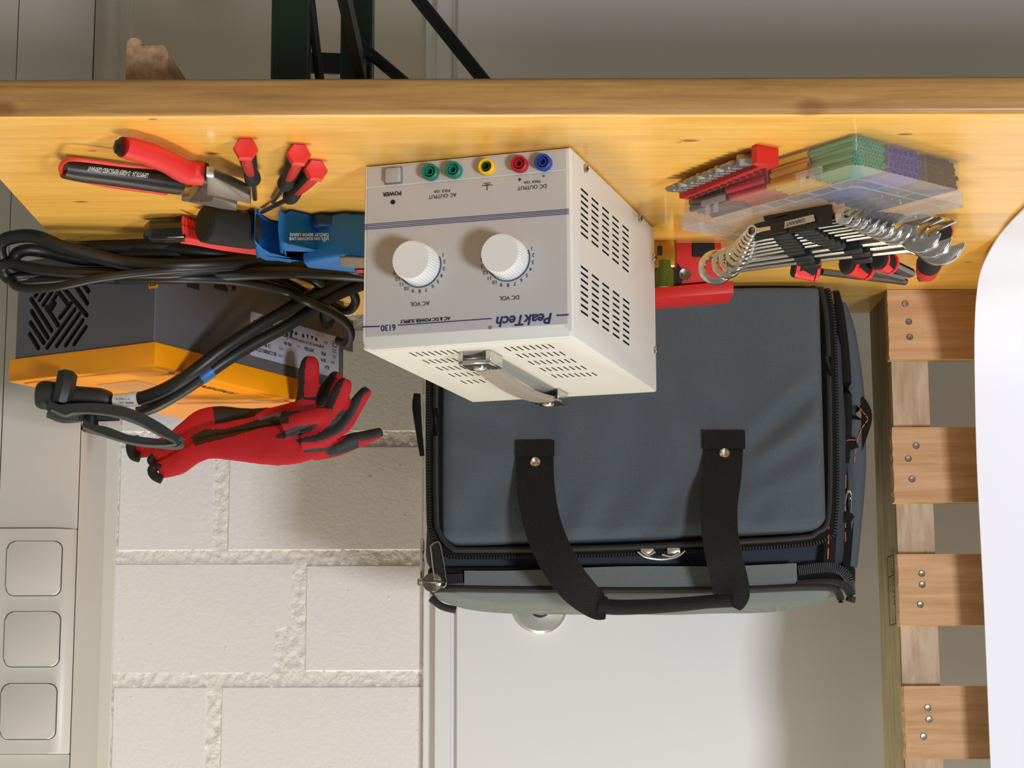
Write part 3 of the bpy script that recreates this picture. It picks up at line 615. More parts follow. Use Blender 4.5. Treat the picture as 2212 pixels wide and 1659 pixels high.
# front panel with piping and zip
def corner_loop(l, t0, r_, bt_, rad, n=6):
    out = [(l, t0)]
    for k in range(n + 1): a = PI / 2 * k / n; out.append((l + rad * (1 - cos(a)), bt_ - rad * (1 - sin(a))))
    for k in range(n + 1): a = PI / 2 * k / n; out.append((r_ - rad * (1 - sin(a)), bt_ - 8 - rad * (1 - cos(a))))
    out.append((r_, t0)); return out
CR = [((1590, 1000), (1785, 825), .0042, .0095), ((1600, 1045), (1780, 950), .0026, .010), ((1205, 1172), (1225, 1060), .0014, .009), ((1290, 1172), (1318, 1070), .0018, .010), ((1405, 1170), (1450, 1050), .0020, .011), ((960, 900), (1110, 950), .0022, .013), ((1120, 830), (1190, 960), .0016, .014), ((1440, 840), (1540, 925), .0024, .013), ((1610, 1160), (1660, 1060), .0014, .010), ((1380, 860), (1370, 1100), .0014, .018), ((1000, 1165), (1070, 1040), .0012, .014)]
CRW = [(bp_(*a), bp_(*c), h, w) for a, c, h, w in CR]
def creases(x, z):
    s = 0.
    for a, c, h, w in CRW:
        dx_, dz_ = c.x - a.x, c.z - a.z; L2 = dx_ * dx_ + dz_ * dz_; t = max(-.15, min(1.15, ((x - a.x) * dx_ + (z - a.z) * dz_) / L2)); d = math.hypot(x - a.x - t * dx_, z - a.z - t * dz_)
        e = 1 - min(1, max(0, abs(t - .5) * 2 - .2)) ** 2; u = d / w; s += h * e * (math.exp(-u * u) - .6 * math.exp(-(u - 1.6) ** 2))
    return -s
def panel_mesh(loop, d_edge, d_mid, y_back, m, name, label=None, wr=.0):
    """domed fabric panel filling the loop (picture points on the bag front)"""
    xs0 = bp_(loop[0][0], 900).x; 
    bm = NB(); NX, NZ = 110, 90; top = .006
    grid = []
    # outline in world x,z
    P = [bp_(*p) for p in loop]
    xa = P[0].x; xb = P[-1].x; zmax = max(p.z for p in P)
    import bisect
    def zlim(x):
        best = None
        for p, q in zip(P, P[1:]):
            lo, hi = min(p.x, q.x), max(p.x, q.x)
            if lo - 1e-6 <= x <= hi + 1e-6 and hi - lo > 1e-6:
                z = p.z + (q.z - p.z) * (x - p.x) / (q.x - p.x); best = z if best is None else max(best, z)
        return best if best is not None else zmax
    for i in range(NX + 1):
        u = i / NX; uu = .5 - .5 * cos(PI * u); x = xa + (xb - xa) * uu; zt2 = zlim(x); row = []
        for j in range(NZ + 1):
            w = j / NZ; ww = 1 - (1 - w) ** 1.35; z = top + (zt2 - top) * ww
            ed = min(uu, 1 - uu) * abs(xb - xa); ed = min(ed, (zt2 - z)); k = min(1, ed / .012); k = math.sqrt(max(0, 1 - (1 - k) ** 2))
            wv = creases(x, z) + noise.noise(Vector((x * 11, z * 6 + 3, 5))) * wr + wr * .5 * noise.noise(Vector((x * 24 + z * 16, z * 16, 8)))
            row.append(bm.verts.new((x, BGY - d_edge - (d_mid - d_edge) * k - wv * k, z)))
        grid.append(row)
    for i in range(NX):
        for j in range(NZ): bm.faces.new((grid[i][j], grid[i + 1][j], grid[i + 1][j + 1], grid[i][j + 1]))
    ext = bmesh.ops.extrude_edge_only(bm, edges=[e for e in bm.edges if e.is_boundary])
    for v in ext['geom']:
        if isinstance(v, bmesh.types.BMVert): v.co.y = BGY + y_back
    return obj(name, bm, m, BG, smooth='all', label=label)
inner = [(958, 640), (953, 830), (953, 1100)] + [(953 + 42 * (1 - cos(PI / 2 * k / 6)), 1140 + 40 * sin(PI / 2 * k / 6)) for k in range(7)] + [(1200, 1174), (1500, 1162), (1730, 1152)] + [(1742 + 40 * sin(PI / 2 * k / 6), 1110 + 40 * cos(PI / 2 * k / 6)) for k in range(7)] + [(1782, 900), (1776, 700), (1765, 590)]
panel_mesh(inner, .008, .016, .01, 'fabric', 'front_panel', 'padded slate grey front panel of the bag', .0036)
loopP = [(950, 640), (942, 830), (943, 1100), (950, 1150), (975, 1182), (1020, 1188), (1300, 1184), (1500, 1175), (1720, 1163), (1765, 1150), (1790, 1110), (1792, 900), (1786, 700), (1772, 600)]
b = NB(); tube(b, [bp_(*p, .0095) for p in loopP], .0027, 8, k=5); obj('piping', b, 'pipe', BG, smooth=True, label='thick black piping around the front panel')
loopQ = [(x + (-11 if i < 5 else (9 if i > 8 else 0)), y + (9 if 3 < i < 11 else 0)) for i, (x, y) in enumerate(loopP)]
b = NB(); tube(b, [bp_(*p, .004) for p in loopQ], .0046, 8, k=5, flat=.7, up=(0, 1, 0)); obj('zip_tape', b, 'web', BG, smooth=True)
teeth(BG, [(x + (-16 if i < 5 else (17 if i > 8 else 0)), y + (16 if 3 < i < 11 else 0)) for i, (x, y) in enumerate(loopP)], 300, .0010, .0030, .0075)
# side gusset and strap on the left side of the bag (right in the picture)
b = NB(); tube(b, [Vector((q_.x, q_.y, max(q_.z, .010))) for q_ in [ony(*p, 1.835) for p in ((1806, 620), (1822, 720), (1838, 850), (1842, 1000), (1838, 1100), (1832, 1225))]], [.008, .011, .012, .012, .011, .008], 10, k=5); obj('side_pocket', b, 'fabric', BG, smooth=True)
b = NB(); tube(b, [ony(*p, 1.822) for p in ((1806, 630), (1815, 680), (1826, 780), (1830, 900), (1827, 1000))], [.003, .0042, .0045, .0045, .003], 8, k=5); obj('pocket_edge', b, 'web', BG, smooth=True)
def webstrip(name, pts, y, w, lab=None, th=.0018, m='web', parent=BG, wdir=None):
    bm = NB(); Q = smooth_path([ony(p[0], p[1], y if len(p) < 3 else p[2]) for p in pts], 6); C_ = []; W_ = []
    for i, p in enumerate(Q):
        t = (Q[min(i + 1, len(Q) - 1)] - Q[max(i - 1, 0)]).normalized(); s = t.cross(Vector((0, 1, 0))).normalized() if wdir is None else Vector(wdir).normalized(); C_.append(p); W_.append(s * (w if isinstance(w, (int, float)) else lerpl(w, i / (len(Q) - 1))) / 2)
    ribbon(bm, C_, W_, th, (0, -1, 0)); return obj(name, bm, m, parent, smooth=40, label=lab)
webstrip('side_strap', ((1828, 1225), (1833, 1150), (1838, 1060), (1842, 1000), (1858, 950), (1872, 905), (1868, 880), (1856, 862)), 1.826, [.007, .008, .009, .010, .009, .008], 'black side strap with orange stitching')
webstrip('corner_strap', ((1790, 1228), (1795, 1150), (1800, 1080)), 1.7955, .010, 'black strap with orange stitching beside the zip')
def stitch(pts, y, parent=BG, n=10):
    bm = NB(); Q = [ony(p[0], p[1], y) for p in pts]; Q = smooth_path(Q, 8)
    for k in range(0, len(Q) - 1, 1):
        if k % 4 != 3: tube(bm, [Q[k], Q[k + 1]], .00055, 5, k=0)
    obj('stitching', bm, 'orange', parent)
stitch(((1789, 1100), (1790, 1150), (1788, 1212)), 1.7935); stitch(((1826, 1170), (1826, 1100), (1827, 1020)), 1.823); stitch(((1845, 1000), (1851, 955), (1862, 925), (1874, 905), (1862, 888), (1852, 874)), 1.823)
webstrip('side_loop', ((1822, 962), (1835, 960), (1850, 955)), 1.820, .010); stitch(((1828, 952), (1838, 950), (1848, 951)), 1.8185)
b = NB(); tube(b, [ony(*p, 1.818) for p in ((1826, 1112), (1824, 1090), (1828, 1068), (1834, 1062), (1838, 1075), (1836, 1112))], .0014, 8, k=5); obj('ring', b, 'chrome', BG, smooth=True)
b = NB(); tube(b, [ony(*p, 1.818) for p in ((1815, 1124), (1828, 1116), (1840, 1124))], [.004, .0055, .004], 8); obj('ring_loop', b, 'web', BG, smooth=True)
webstrip('right_strap', ((901, 850), (900, 880), (905, 930), (912, 985)), 1.83, [.006, .008, .006, .004], 'short black strap on the right side of the bag')
# handles: two straps and the grip between
def hs(pts, w, lab): 
    bm = NB(); Q = smooth_path([ony(p[0], p[1], p[2]) for p in pts], 7); C_ = []; W_ = []; N_ = []
    for i, p in enumerate(Q):
        t = (Q[min(i + 1, len(Q) - 1)] - Q[max(i - 1, 0)]).normalized(); s = t.cross(Vector((0, 1, 0))).normalized(); C_.append(p); W_.append(s * lerpl(w, i / (len(Q) - 1)) / 2); N_.append(s.cross(t))
    ribbon(bm, C_, W_, .0022, N_); return obj('handle_strap', bm, 'web', BG, smooth=40, label=lab)
y0_ = BGY - .0178
hL = hs(((1155, 955, y0_), (1155, 1000, y0_), (1157, 1050, y0_ - .008), (1166, 1110, y0_ - .022), (1185, 1170, y0_ - .032), (1215, 1230, y0_ - .036), (1250, 1275, y0_ - .033), (1290, 1308, y0_ - .024), (1310, 1313, y0_ - .022)), [.0330, .033, .0328, .0325, .032, .031, .029, .024, .018], 'black webbing handle strap nearest the brick wall')
hR = hs(((1563, 933, y0_), (1563, 975, y0_), (1560, 1030, y0_ - .008), (1553, 1090, y0_ - .020), (1555, 1150, y0_ - .027), (1563, 1200, y0_ - .029), (1575, 1250, y0_ - .024), (1580, 1285, y0_ - .022), (1572, 1306, y0_ - .018)), [.0335, .0335, .0330, .0320, .0310, .0310, .0315, .031, .022], 'black webbing handle strap nearest the pallet')
b = NB(); tube(b, [ony(1290, 1308, y0_ - .020), ony(1340, 1312, y0_ - .018), ony(1440, 1308, y0_ - .015), ony(1530, 1300, y0_ - .016), ony(1580, 1296, y0_ - .018)], [.0085, .0082, .0078, .0072, .0080], 12, k=5, flat=.8); obj('handle_grip', b, 'web', BG, smooth=True)
for (tx, ty, w, h) in ((1156, 968, 84, 36), (1564, 950, 92, 42)):
    b = NB(); c = ony(tx, ty, y0_ - .0015); box(b, (c.x - w * .0002, c.y - .0012, c.z - h * .0002), (c.x + w * .0002, c.y + .001, c.z + h * .0002), .0006, 1); obj('strap_end', b, 'web', BG)
for (tx, ty) in ((1156, 998), (1565, 979)):
    c = ony(tx, ty, y0_ - .0012); b = NB(); lathe(b, [(.0045, -.001), (.0045, .0012), (.0036, .002), (.0022, .0012), (0, .0010)], frame(c, (1, 0, 0), None, (0, -1, 0)), 22); obj('rivet', b, 'chrome', BG, smooth=True)
# zip pulls
def pull(pts, y, r, parent=BG, m='dsteel'):
    b = NB(); tube(b, [ony(p[0], p[1], y) for p in pts], r, 7, k=4); return obj('zip_pull', b, m, parent, smooth=True)
b = NB(); c = bp_(1398, 1192, .010); box(b, c - Vector((.006, .002, .003)), c + Vector((.006, .002, .003)), .0012, 2); c = bp_(1455, 1190, .010); box(b, c - Vector((.006, .002, .003)), c + Vector((.006, .002, .003)), .0012, 2); obj('zip_slider', b, 'steel', BG, smooth=True)
pull(((1378, 1192), (1395, 1203), (1430, 1208), (1462, 1203), (1480, 1190)), BGY - .014, .0009, m='steel'); pull(((1385, 1190), (1400, 1200), (1415, 1192)), BGY - .013, .0012, m='steel'); pull(((1430, 1198), (1450, 1203), (1468, 1194)), BGY - .013, .0012, m='steel')
M['gunmetal'] = mat('gunmetal', '#2b2a28', .35, .6)
b = NB(); P = [(928, 1178), (936, 1168), (948, 1170), (953, 1180), (965, 1255), (960, 1265), (948, 1268), (936, 1258)]; prism(b, [ony(x, y, BGY - .010) for x, y in P], (0, .0018, 0), .0004, 1); zp_ = obj('zip_pull', b, 'gunmetal', BG, label='large dark metal zip pull at the top corner')
pull(((930, 1180), (942, 1171), (952, 1180), (964, 1258), (950, 1268), (940, 1258), (930, 1180)), BGY - .0115, .0006, zp_, 'chrome')
b = NB(); c = ony(935, 1258, BGY - .006); lathe(b, [(.0085, -.003), (.0085, .003), (.007, .004), (0, .004)], frame(c, (1, 0, 0), None, (.1, -1, .1)), 20); box(b, ony(958, 1262, BGY - .012) - Vector((.001, .001, .001)), ony(918, 1253, BGY - .008) + Vector((.001, .001, .001)), .0005, 1); obj('zip_slider', b, 'dsteel', BG, smooth=True)
pull(((911, 1265), (904, 1262), (904, 1252), (913, 1250), (914, 1175), (910, 1172), (909, 1250)), BGY + .004, .0010, m='steel')
def pix(P):
    q = MR @ (Vector(P) - CAM0); return (1106 - F * q.x / q.z, 829.5 - F * q.y / q.z)
def inpoly(x, y, P):
    c = False; j = len(P) - 1
    for i in range(len(P)):
        if (P[i][1] > y) != (P[j][1] > y) and x < (P[j][0] - P[i][0]) * (y - P[i][1]) / (P[j][1] - P[i][1]) + P[i][0]: c = not c
        j = i
    return c
def remesh(bm, vox, smooth_n=4):
    me = bpy.data.meshes.new('r'); bmesh.ops.recalc_face_normals(bm, faces=bm.faces[:]); bm.to_mesh(me); bm.free(); o = bpy.data.objects.new('r', me); COL.objects.link(o)
    md = o.modifiers.new('r', 'REMESH'); md.mode = 'VOXEL'; md.voxel_size = vox
    ms = o.modifiers.new('s', 'SMOOTH'); ms.iterations = smooth_n; ms.factor = .5
    dg = bpy.context.evaluated_depsgraph_get(); dg.update(); m2 = bpy.data.meshes.new_from_object(o.evaluated_get(dg)); bpy.data.objects.remove(o)
    b = NB(); b.from_mesh(m2); return b
# ================================================================== BATTERY CHARGER
CW, CL, CH, CT = .1487, .2717, .0840, .1035
CG = thing('battery_charger', 'charcoal battery charger with an orange yellow lid and coiled black cables', 'charger', (.288, 1.628, 0), math.radians(29.32))
b = NB(); box(b, (0, 0, 0), (CW, CL, CH + .002), .0008, 1); BD_ = obj('case', b, ['charcoal', 'slot'], CG, local=True, smooth=35)
def Z3(x, y): return (x / 3.95, 400 + y / 3.95)
cb = NB()
for (a, c) in (((265, 970), (440, 1240)), ((268, 1075), (408, 1300)), ((258, 1172), (375, 1345)), ((252, 1270), (328, 1390)), ((395, 1040), (495, 1195)), ((500, 915), (575, 1010)), ((545, 880), (740, 1110)), ((640, 850), (745, 1010)), ((700, 835), (755, 905)),
               ((732, 1210), (632, 1355)), ((706, 1152), (560, 1365)), ((676, 1098), (482, 1372)), ((638, 1058), (402, 1385)), ((605, 1010), (510, 1130)), ((420, 1085), (470, 1010)), ((300, 945), (350, 870)), ((335, 980), (412, 865)), ((368, 1020), (465, 875)), ((402, 1062), (500, 905))):
    p = lp(CG, 1, 0, *Z3(*a)); q = lp(CG, 1, 0, *Z3(*c)); d = (q - p); L_ = d.length; mt = frame((p + q) / 2, d, None, (0, -1, 0))
    P = rrect(L_ + .004, .0042, .0020, 3); prism(cb, [mt @ Vector((x, y, -.003)) for x, y in P], (0, -.006, 0), mi=1)
co = obj('cut', cb, ['charcoal', 'slot'], CG, local=True); cutbool(BD_, co)
b = NB(); o_ = .003
prism(b, [(-o_, -o_, CH), (CW + o_, -o_, CH), (CW + o_, CL + o_, CH), (-o_, CL + o_, CH)], (0, 0, CT - CH), .0012, 2)
prism(b, [(.006, .006, CT - .0005), (CW - .006, .006, CT - .0005), (CW - .006, CL - .006, CT - .0005), (.006, CL - .006, CT - .0005)], (0, 0, .0018), .0015, 2); obj('lid', b, 'yellow', CG, local=True, smooth=35, label='orange yellow plastic lid')
M['stick'] = mat('lid_sticker', '#d99a52', .5); M['grime'] = mat('pale_film', '#cfa06a', .5)
b = NB(); p = lp(CG, 2, CT + .0015, 300, 838); box(b, (p.x - .022, p.y - .03, CT + .0011), (p.x + .02, p.y + .035, CT + .0017)); obj('lid_label', b, 'stick', CG, local=True, label='pale sticker on the lid')
def face(tx, ty): return lp(CG, 0, -.0006, tx, ty)
pj = lp(CG, 0, -o_ - .0002, 470, 800)
text('lid_name', 'JUNGHEINRICH', .0095, (.018, .098, CT + .0016), (0, -1, 0), (1, 0, 0), 'ink', CG, local=True, shear=.2, bold=.0002)
# label plate
def Z4(x, y): return (440 + x / 3.95, 400 + y / 3.95)
pc = [face(*Z4(400, 1105)), face(*Z4(1155, 1310)), face(*Z4(1150, 1620)), face(*Z4(400, 1440))]
ya, yb = pc[0].y, pc[1].y; za, zb = min(face(*Z4(400, 1105)).z, face(*Z4(1155, 1310)).z), face(*Z4(400, 1450)).z
za = face(*Z4(1155, 1300)).z
b = NB(); cy, cz = (ya + yb) / 2, (za + zb) / 2; prism(b, [(-.0001, cy + p_[0], cz + p_[1]) for p_ in rrect(yb - ya, zb - za, .003, 4)], (-.0005, 0, 0)); LB = obj('rating_label', b, 'label', CG, local=True, label='silver grey rating label')
def lt(s, tx, ty, size, **k): return text('label_text', s, size, face(tx, ty), (0, -1, 0), (0, 0, 1), 'ink', LB, local=True, lift=.0003, **k)
def Z7(x, y): return (520 + x / 9.217, 640 + y / 9.217)
lt('JUNGHEINRICH', *Z7(640, 640), .0082, bold=.0003, align='CENTER'); lt('Jungheinrich AG, D-22039 Hamburg, Germany', *Z7(1215, 895), .0036, bold=.00005)
lt('12 Pb', *Z7(530, 980), .0045, bold=.0001); lt('BCCX00015715', *Z7(500, 1100), .0046, bold=.0001); lt('140 Ah', *Z7(940, 950), .0042, bold=.0001); lt('24V/25A', *Z7(1360, 1060), .0042, bold=.0001)
lt('IP20', *Z7(1645, 1140), .0042, bold=.0001); lt('2019', *Z7(1645, 1270), .0042, bold=.0001); lt('SLH', *Z7(1715, 1415), .0044, bold=.0001); lt('CE', *Z7(1865, 950), .0075)
b = NB()
for k, (x, y) in enumerate(((1020, 715), (1325, 805), (1415, 830))):
    c = face(*Z7(x, y)); s = .0018; prism(b, [c + Vector((-.0003, -s, -s)), c + Vector((-.0003, s, -s)), c + Vector((-.0003, 0, s))], (-.0001, 0, 0))
for (x, y) in ((1097, 742), (1238, 788), (1498, 857)):
    c = face(*Z7(x, y)); lathe(b, [(.0017, .0003), (.0017, .0004), (0, .0004)], frame(c, (0, -1, 0), None, (-1, 0, 0)), 16)
for (x, y) in ((1860, 1070), (1860, 1110), (1860, 1190), (1860, 1230), (800, 1030), (800, 1060), (780, 1170), (790, 1200), (1150, 1000), (1690, 910), (1690, 940), (1830, 1300), (1830, 1330)):
    c = face(*Z7(x, y)); box(b, c + Vector((-.0004, -.0028, -.00018)), c + Vector((-.0001, .0028, .00018)))
obj('label_print', b, 'ink', LB, local=True)
# sockets on that face
b = NB(); c = face(418, 608); box(b, c + Vector((-.0004, -.0075, -.008)), c + Vector((.001, .0075, .006))); obj('port', b, 'slot', CG, local=True)
c = face(478, 611); b = NB(); box(b, c + Vector((-.0006, -.0085, -.009)), c + Vector((.001, .0085, .006))); po = obj('port', b, 'slot', CG, local=True, label='nine pin port')
b = NB()
for k in range(5): lathe(b, [(.0006, .0002), (.0006, .0016), (0, .0016)], frame(c + Vector((-.001, -.004 + .002 * k, .001)), (0, -1, 0), None, (-1, 0, 0)), 6)
tube(b, [c + Vector((-.0012, -.0062, .003)), c + Vector((-.0012, -.0052, -.003)), c + Vector((-.0012, .0052, -.003)), c + Vector((-.0012, .0062, .003))], .0005, 5, k=0); obj('port_pins', b, 'chrome', po, local=True)
c = face(506, 612); b = NB(); box(b, c + Vector((-.0004, -.002, -.006)), c + Vector((.001, .002, .006))); obj('port', b, 'slot', CG, local=True)
M['warn'] = mat('warning_yellow', '#e0a21c', .5); c = lp(CG, 1, -.0003, 331, 606); b = NB(); box(b, c + Vector((-.0045, -.0002, -.006)), c + Vector((.0045, .0003, .0065))); ws = obj('warning_sticker', b, 'warn', CG, local=True)
b = NB(); 
for (p, q) in (((-.003, .004), (.003, .004)), ((-.003, .004), (0, -.003)), ((.003, .004), (0, -.003))): strip(b, c + Vector((p[0], -.0003, p[1])), c + Vector((q[0], -.0003, q[1])), .0007, (0, -1, 0), .0002)
obj('warning_sign', b, 'ink', ws, local=True)
for (tx, ty, r_) in ((663, 664, .0088), (706, 688, .0105)):
    c = face(tx, ty - 4); b = NB(); lathe(b, [(r_, -.001), (r_, .0025), (r_ * .8, .0045), (r_ * .45, .006), (0, .006)], frame(c, (0, -1, 0), None, (-1, 0, 0)), 24); obj('grommet', b, 'cable', CG, local=True, smooth=True)
b = NB(); p = lp(CG, 1, CL, 735, 655); c = Vector((.0, CL, .030)); box(b, (-.001, CL - .001, .015), (.001, CL + .014, .045), .0005, 1); br = obj('mount_tab', b, 'charcoal', CG, local=True); b = NB(); lathe(b, [(.004, 0), (.0036, .002), (0, .003)], frame((-.001, CL + .007, .026), (0, -1, 0), None, (-1, 0, 0)), 14); obj('tab_screw', b, 'chrome', br, local=True, smooth=True)
def cable(pts, r, y=None, name='cable', parent=CG, m='cable', label=None, k=7):
    bm = NB(); Q = [ony(p[0], p[1], p[2]) if len(p) > 2 else ony(p[0], p[1], y) for p in pts]
    for q in Q: q.z = max(q.z, r + .0012)
    tube(bm, Q, r, 12, k=k, up=(0, 1, 0)); return obj(name, bm, m, parent, smooth='all', label=label)
Rr = .0056
cable(((236, 867, 1.655), (262, 866, 1.652), (305, 860, 1.648), (362, 838, 1.645), (420, 801, 1.642), (475, 759, 1.645), (540, 715, 1.655), (605, 676, 1.665), (680, 636, 1.675), (740, 604, 1.69), (800, 582, 1.70), (860, 575, 1.71)), Rr, label='upper thick black cable leaving the plug')
P2 = ((300, 889, 1.665), (340, 874, 1.66), (395, 842, 1.655), (440, 812, 1.652), (490, 777, 1.655), (555, 738, 1.665), (620, 703, 1.675), (690, 655, 1.685), (745, 628, 1.70), (810, 606, 1.71), (860, 600, 1.715))
cb_ = cable(P2, Rr, label='lower thick black cable with a band of blue tape')
M['bluetape'] = mat('blue_tape', '#2b5f9c', .4)
Q = smooth_path([ony(*p) for p in P2], 8); i0 = 24
b = NB(); tube(b, Q[i0 - 1:i0 + 4], Rr + .0006, 14, k=0, up=(0, 1, 0)); obj('blue_tape', b, 'bluetape', cb_, smooth=True)
COIL = [
 (((620, 566, 1.625), (560, 562, 1.60), (470, 570, 1.575), (380, 573, 1.57), (278, 569, 1.57), (203, 553, 1.565), (132, 533, 1.56), (76, 511, 1.56), (30, 506, 1.565), (3, 524, 1.57), (0, 552, 1.575), (18, 582, 1.58), (60, 598, 1.585), (140, 600, 1.59), (260, 598, 1.59), (400, 598, 1.59), (560, 590, 1.595), (700, 585, 1.62), (820, 580, 1.66)), .0056),
 (((820, 566, 1.66), (700, 560, 1.64), (560, 553, 1.615), (420, 556, 1.60), (300, 562, 1.60), (180, 560, 1.59), (100, 545, 1.585), (58, 540, 1.58), (33, 552, 1.58), (36, 574, 1.58), (80, 588, 1.585), (180, 590, 1.595), (300, 590, 1.60), (430, 580, 1.60), (560, 585, 1.60), (720, 592, 1.63), (830, 600, 1.67)), .0052),
 (((700, 575, 1.64), (560, 570, 1.60), (400, 590, 1.58), (280, 592, 1.575), (180, 590, 1.57), (90, 582, 1.57), (22, 570, 1.57), (6, 580, 1.575), (22, 604, 1.58), (90, 604, 1.58), (200, 596, 1.585), (300, 590, 1.585)), .0044),
 (((820, 592, 1.66), (700, 582, 1.635), (560, 576, 1.60), (470, 578, 1.575), (380, 583, 1.57), (290, 591, 1.565), (203, 603, 1.56), (127, 619, 1.56), (60, 624, 1.565), (30, 615, 1.57), (34, 600, 1.575), (90, 596, 1.58), (170, 590, 1.585)), .0036),
 (((250, 603, 1.585), (380, 601, 1.58), (470, 603, 1.585), (541, 611, 1.60), (617, 629, 1.63), (668, 652, 1.66), (715, 673, 1.70), (747, 697, 1.73), (757, 722, 1.75), (748, 740, 1.77), (732, 736, 1.80)), .0042),
 (((300, 597, 1.60), (420, 594, 1.60), (520, 592, 1.61), (600, 606, 1.64), (668, 640, 1.69), (700, 660, 1.75), (706, 684, 1.812)), .0050),
 (((560, 575, 1.61), (640, 590, 1.63), (690, 612, 1.67), (680, 645, 1.73), (663, 662, 1.775)), .0048),
 (((640, 588, 1.63), (700, 596, 1.68), (748, 616, 1.72), (768, 646, 1.75), (758, 668, 1.77), (738, 668, 1.79), (700, 650, 1.79)), .0040),
 (((130, 533, 1.625), (190, 522, 1.62), (280, 516, 1.612), (380, 520, 1.605), (480, 532, 1.605), (600, 545, 1.61), (720, 552, 1.63)), .0060),
 (((120, 545, 1.61), (210, 538, 1.61), (320, 536, 1.60), (430, 545, 1.598), (540, 556, 1.605), (680, 560, 1.63)), .0060),
 (((180, 556, 1.615), (270, 552, 1.61), (400, 550, 1.61), (520, 548, 1.62), (640, 556, 1.64)), .0055),
]
for pts, r_ in COIL:
    pts = [(p[0], p[1], min(p[2] + .022, 1.627 - r_) if 200 < p[0] < 460 else p[2] + (.022 if p[0] < 460 else .03) if p[0] < 640 else max(p[2], 1.662)) for p in pts]
    cable(pts, r_, label=None)
# plug with its pull handle
b = NB(); ax = [(82, 853, 1.655), (115, 855, 1.655), (165, 860, 1.655), (215, 862, 1.655), (238, 866, 1.655)]
AX = [ony(*p) for p in ax]; d = (AX[1] - AX[0]).normalized()
tube(b, [AX[0] - d * .0005, AX[0] + d * .004, AX[1], AX[2], AX[3], AX[4]], [.0095, .0118, .0118, .0100, .0092, .0070], 20, k=3, up=(0, 1, 0)); PL = obj('plug', b, 'plug', CG, smooth=True, label='dark grey green charging plug with a pull handle')
b = NB(); tube(b, [ony(145, 812, 1.650), ony(140, 840, 1.645), ony(132, 870, 1.645)], [.0085, .0085, .0080], 8, k=2, up=(0, 1, 0), flat=1.1); obj('plug_collar', b, 'plug', PL, smooth=35)
def band(pts, y, w, th, name, par, m='plug'):
    bm = NB(); Q = smooth_path([ony(p[0], p[1], y) for p in pts], 6); C_ = []; W_ = []; N_ = []
    for i, p in enumerate(Q):
        t = (Q[min(i + 1, len(Q) - 1)] - Q[max(i - 1, 0)]).normalized(); N_.append(t.cross(Vector((0, 1, 0))).normalized()); C_.append(p); W_.append(Vector((0, w / 2, 0)))
    # variable thickness
    rows = []
    for i, (c_, n_) in enumerate(zip(C_, N_)):
        tt = lerpl(th, i / (len(C_) - 1)) / 2 if isinstance(th, list) else th / 2
        rows.append([bm.verts.new(c_ + W_[i] + n_ * tt), bm.verts.new(c_ - W_[i] + n_ * tt), bm.verts.new(c_ - W_[i] - n_ * tt), bm.verts.new(c_ + W_[i] - n_ * tt)])
    for a, c in zip(rows, rows[1:]):
        for j in range(4): bm.faces.new((a[j], a[(j + 1) % 4], c[(j + 1) % 4], c[j]))
    bm.faces.new(rows[0][::-1]); bm.faces.new(rows[-1]); bmesh.ops.bevel(bm, geom=[e for e in bm.edges if not e.is_boundary and e.calc_face_angle(0) > .7], offset=.0008, segments=1, affect='EDGES')
    return obj(name, bm, m, par, smooth=35)
M['plugrim'] = mat('grey_green_rim', '#62665f', .5)
band(((108, 880), (135, 890), (165, 888), (200, 886), (240, 888), (275, 894), (310, 907), (345, 927), (372, 946), (388, 957)), 1.640, .020, [.0070, .0095, .0085, .0075, .0075, .0085, .0095], 'pull_handle', PL)
band(((390, 955), (380, 962), (330, 957), (280, 950), (235, 935), (205, 928), (182, 920)), 1.642, .016, [.006, .0050, .0060, .0062, .0070, .0065, .0085], 'pull_handle_loop', PL)
b = NB(); tube(b, [ony(*p, 1.6290) for p in ((110, 886), (140, 898), (158, 893), (200, 893), (250, 900), (300, 917), (345, 940), (380, 959), (330, 963), (270, 955), (215, 938), (180, 924))], .0011, 6, k=5); obj('handle_rim', b, 'plugrim', PL, smooth=True)
b = NB(); tube(b, [ony(112, 884, 1.645), ony(140, 899, 1.645), ony(178, 903, 1.645)], [.008, .006, .003], 8, k=3, up=(0, 1, 0)); tube(b, [ony(175, 900, 1.642), ony(215, 901, 1.642), ony(258, 904, 1.642)], [.0035, .0035, .002], 8, k=2); obj('plug_foot', b, 'plug', PL, smooth=True)
b = NB(); tube(b, [ony(196, 900, 1.642), ony(196, 920, 1.642)], .0062, 12, k=0); obj('plug_pin', b, 'blackp', PL, smooth=35)
b = NB(); tube(b, [ony(249, 867, 1.6535), ony(275, 865, 1.651), ony(300, 861, 1.6485)], .0064, 16, k=3, up=(0, 1, 0)); wl = obj('cable_tag', b, 'white', PL, smooth=True, label='white printed sleeve on the cable')
for s, yy in (('VW29V 1142376', 862), ('REMA 160', 870)): text('sleeve_text', s, .0026, ony(274, yy, 1.6440), (-1, 0, .02), (0, 0, 1), 'ink', CG) if False else text('sleeve_text', s, .0026, ony(274, yy, 1.6440), (1, 0, 0), (0, 0, 1), 'ink', CG)

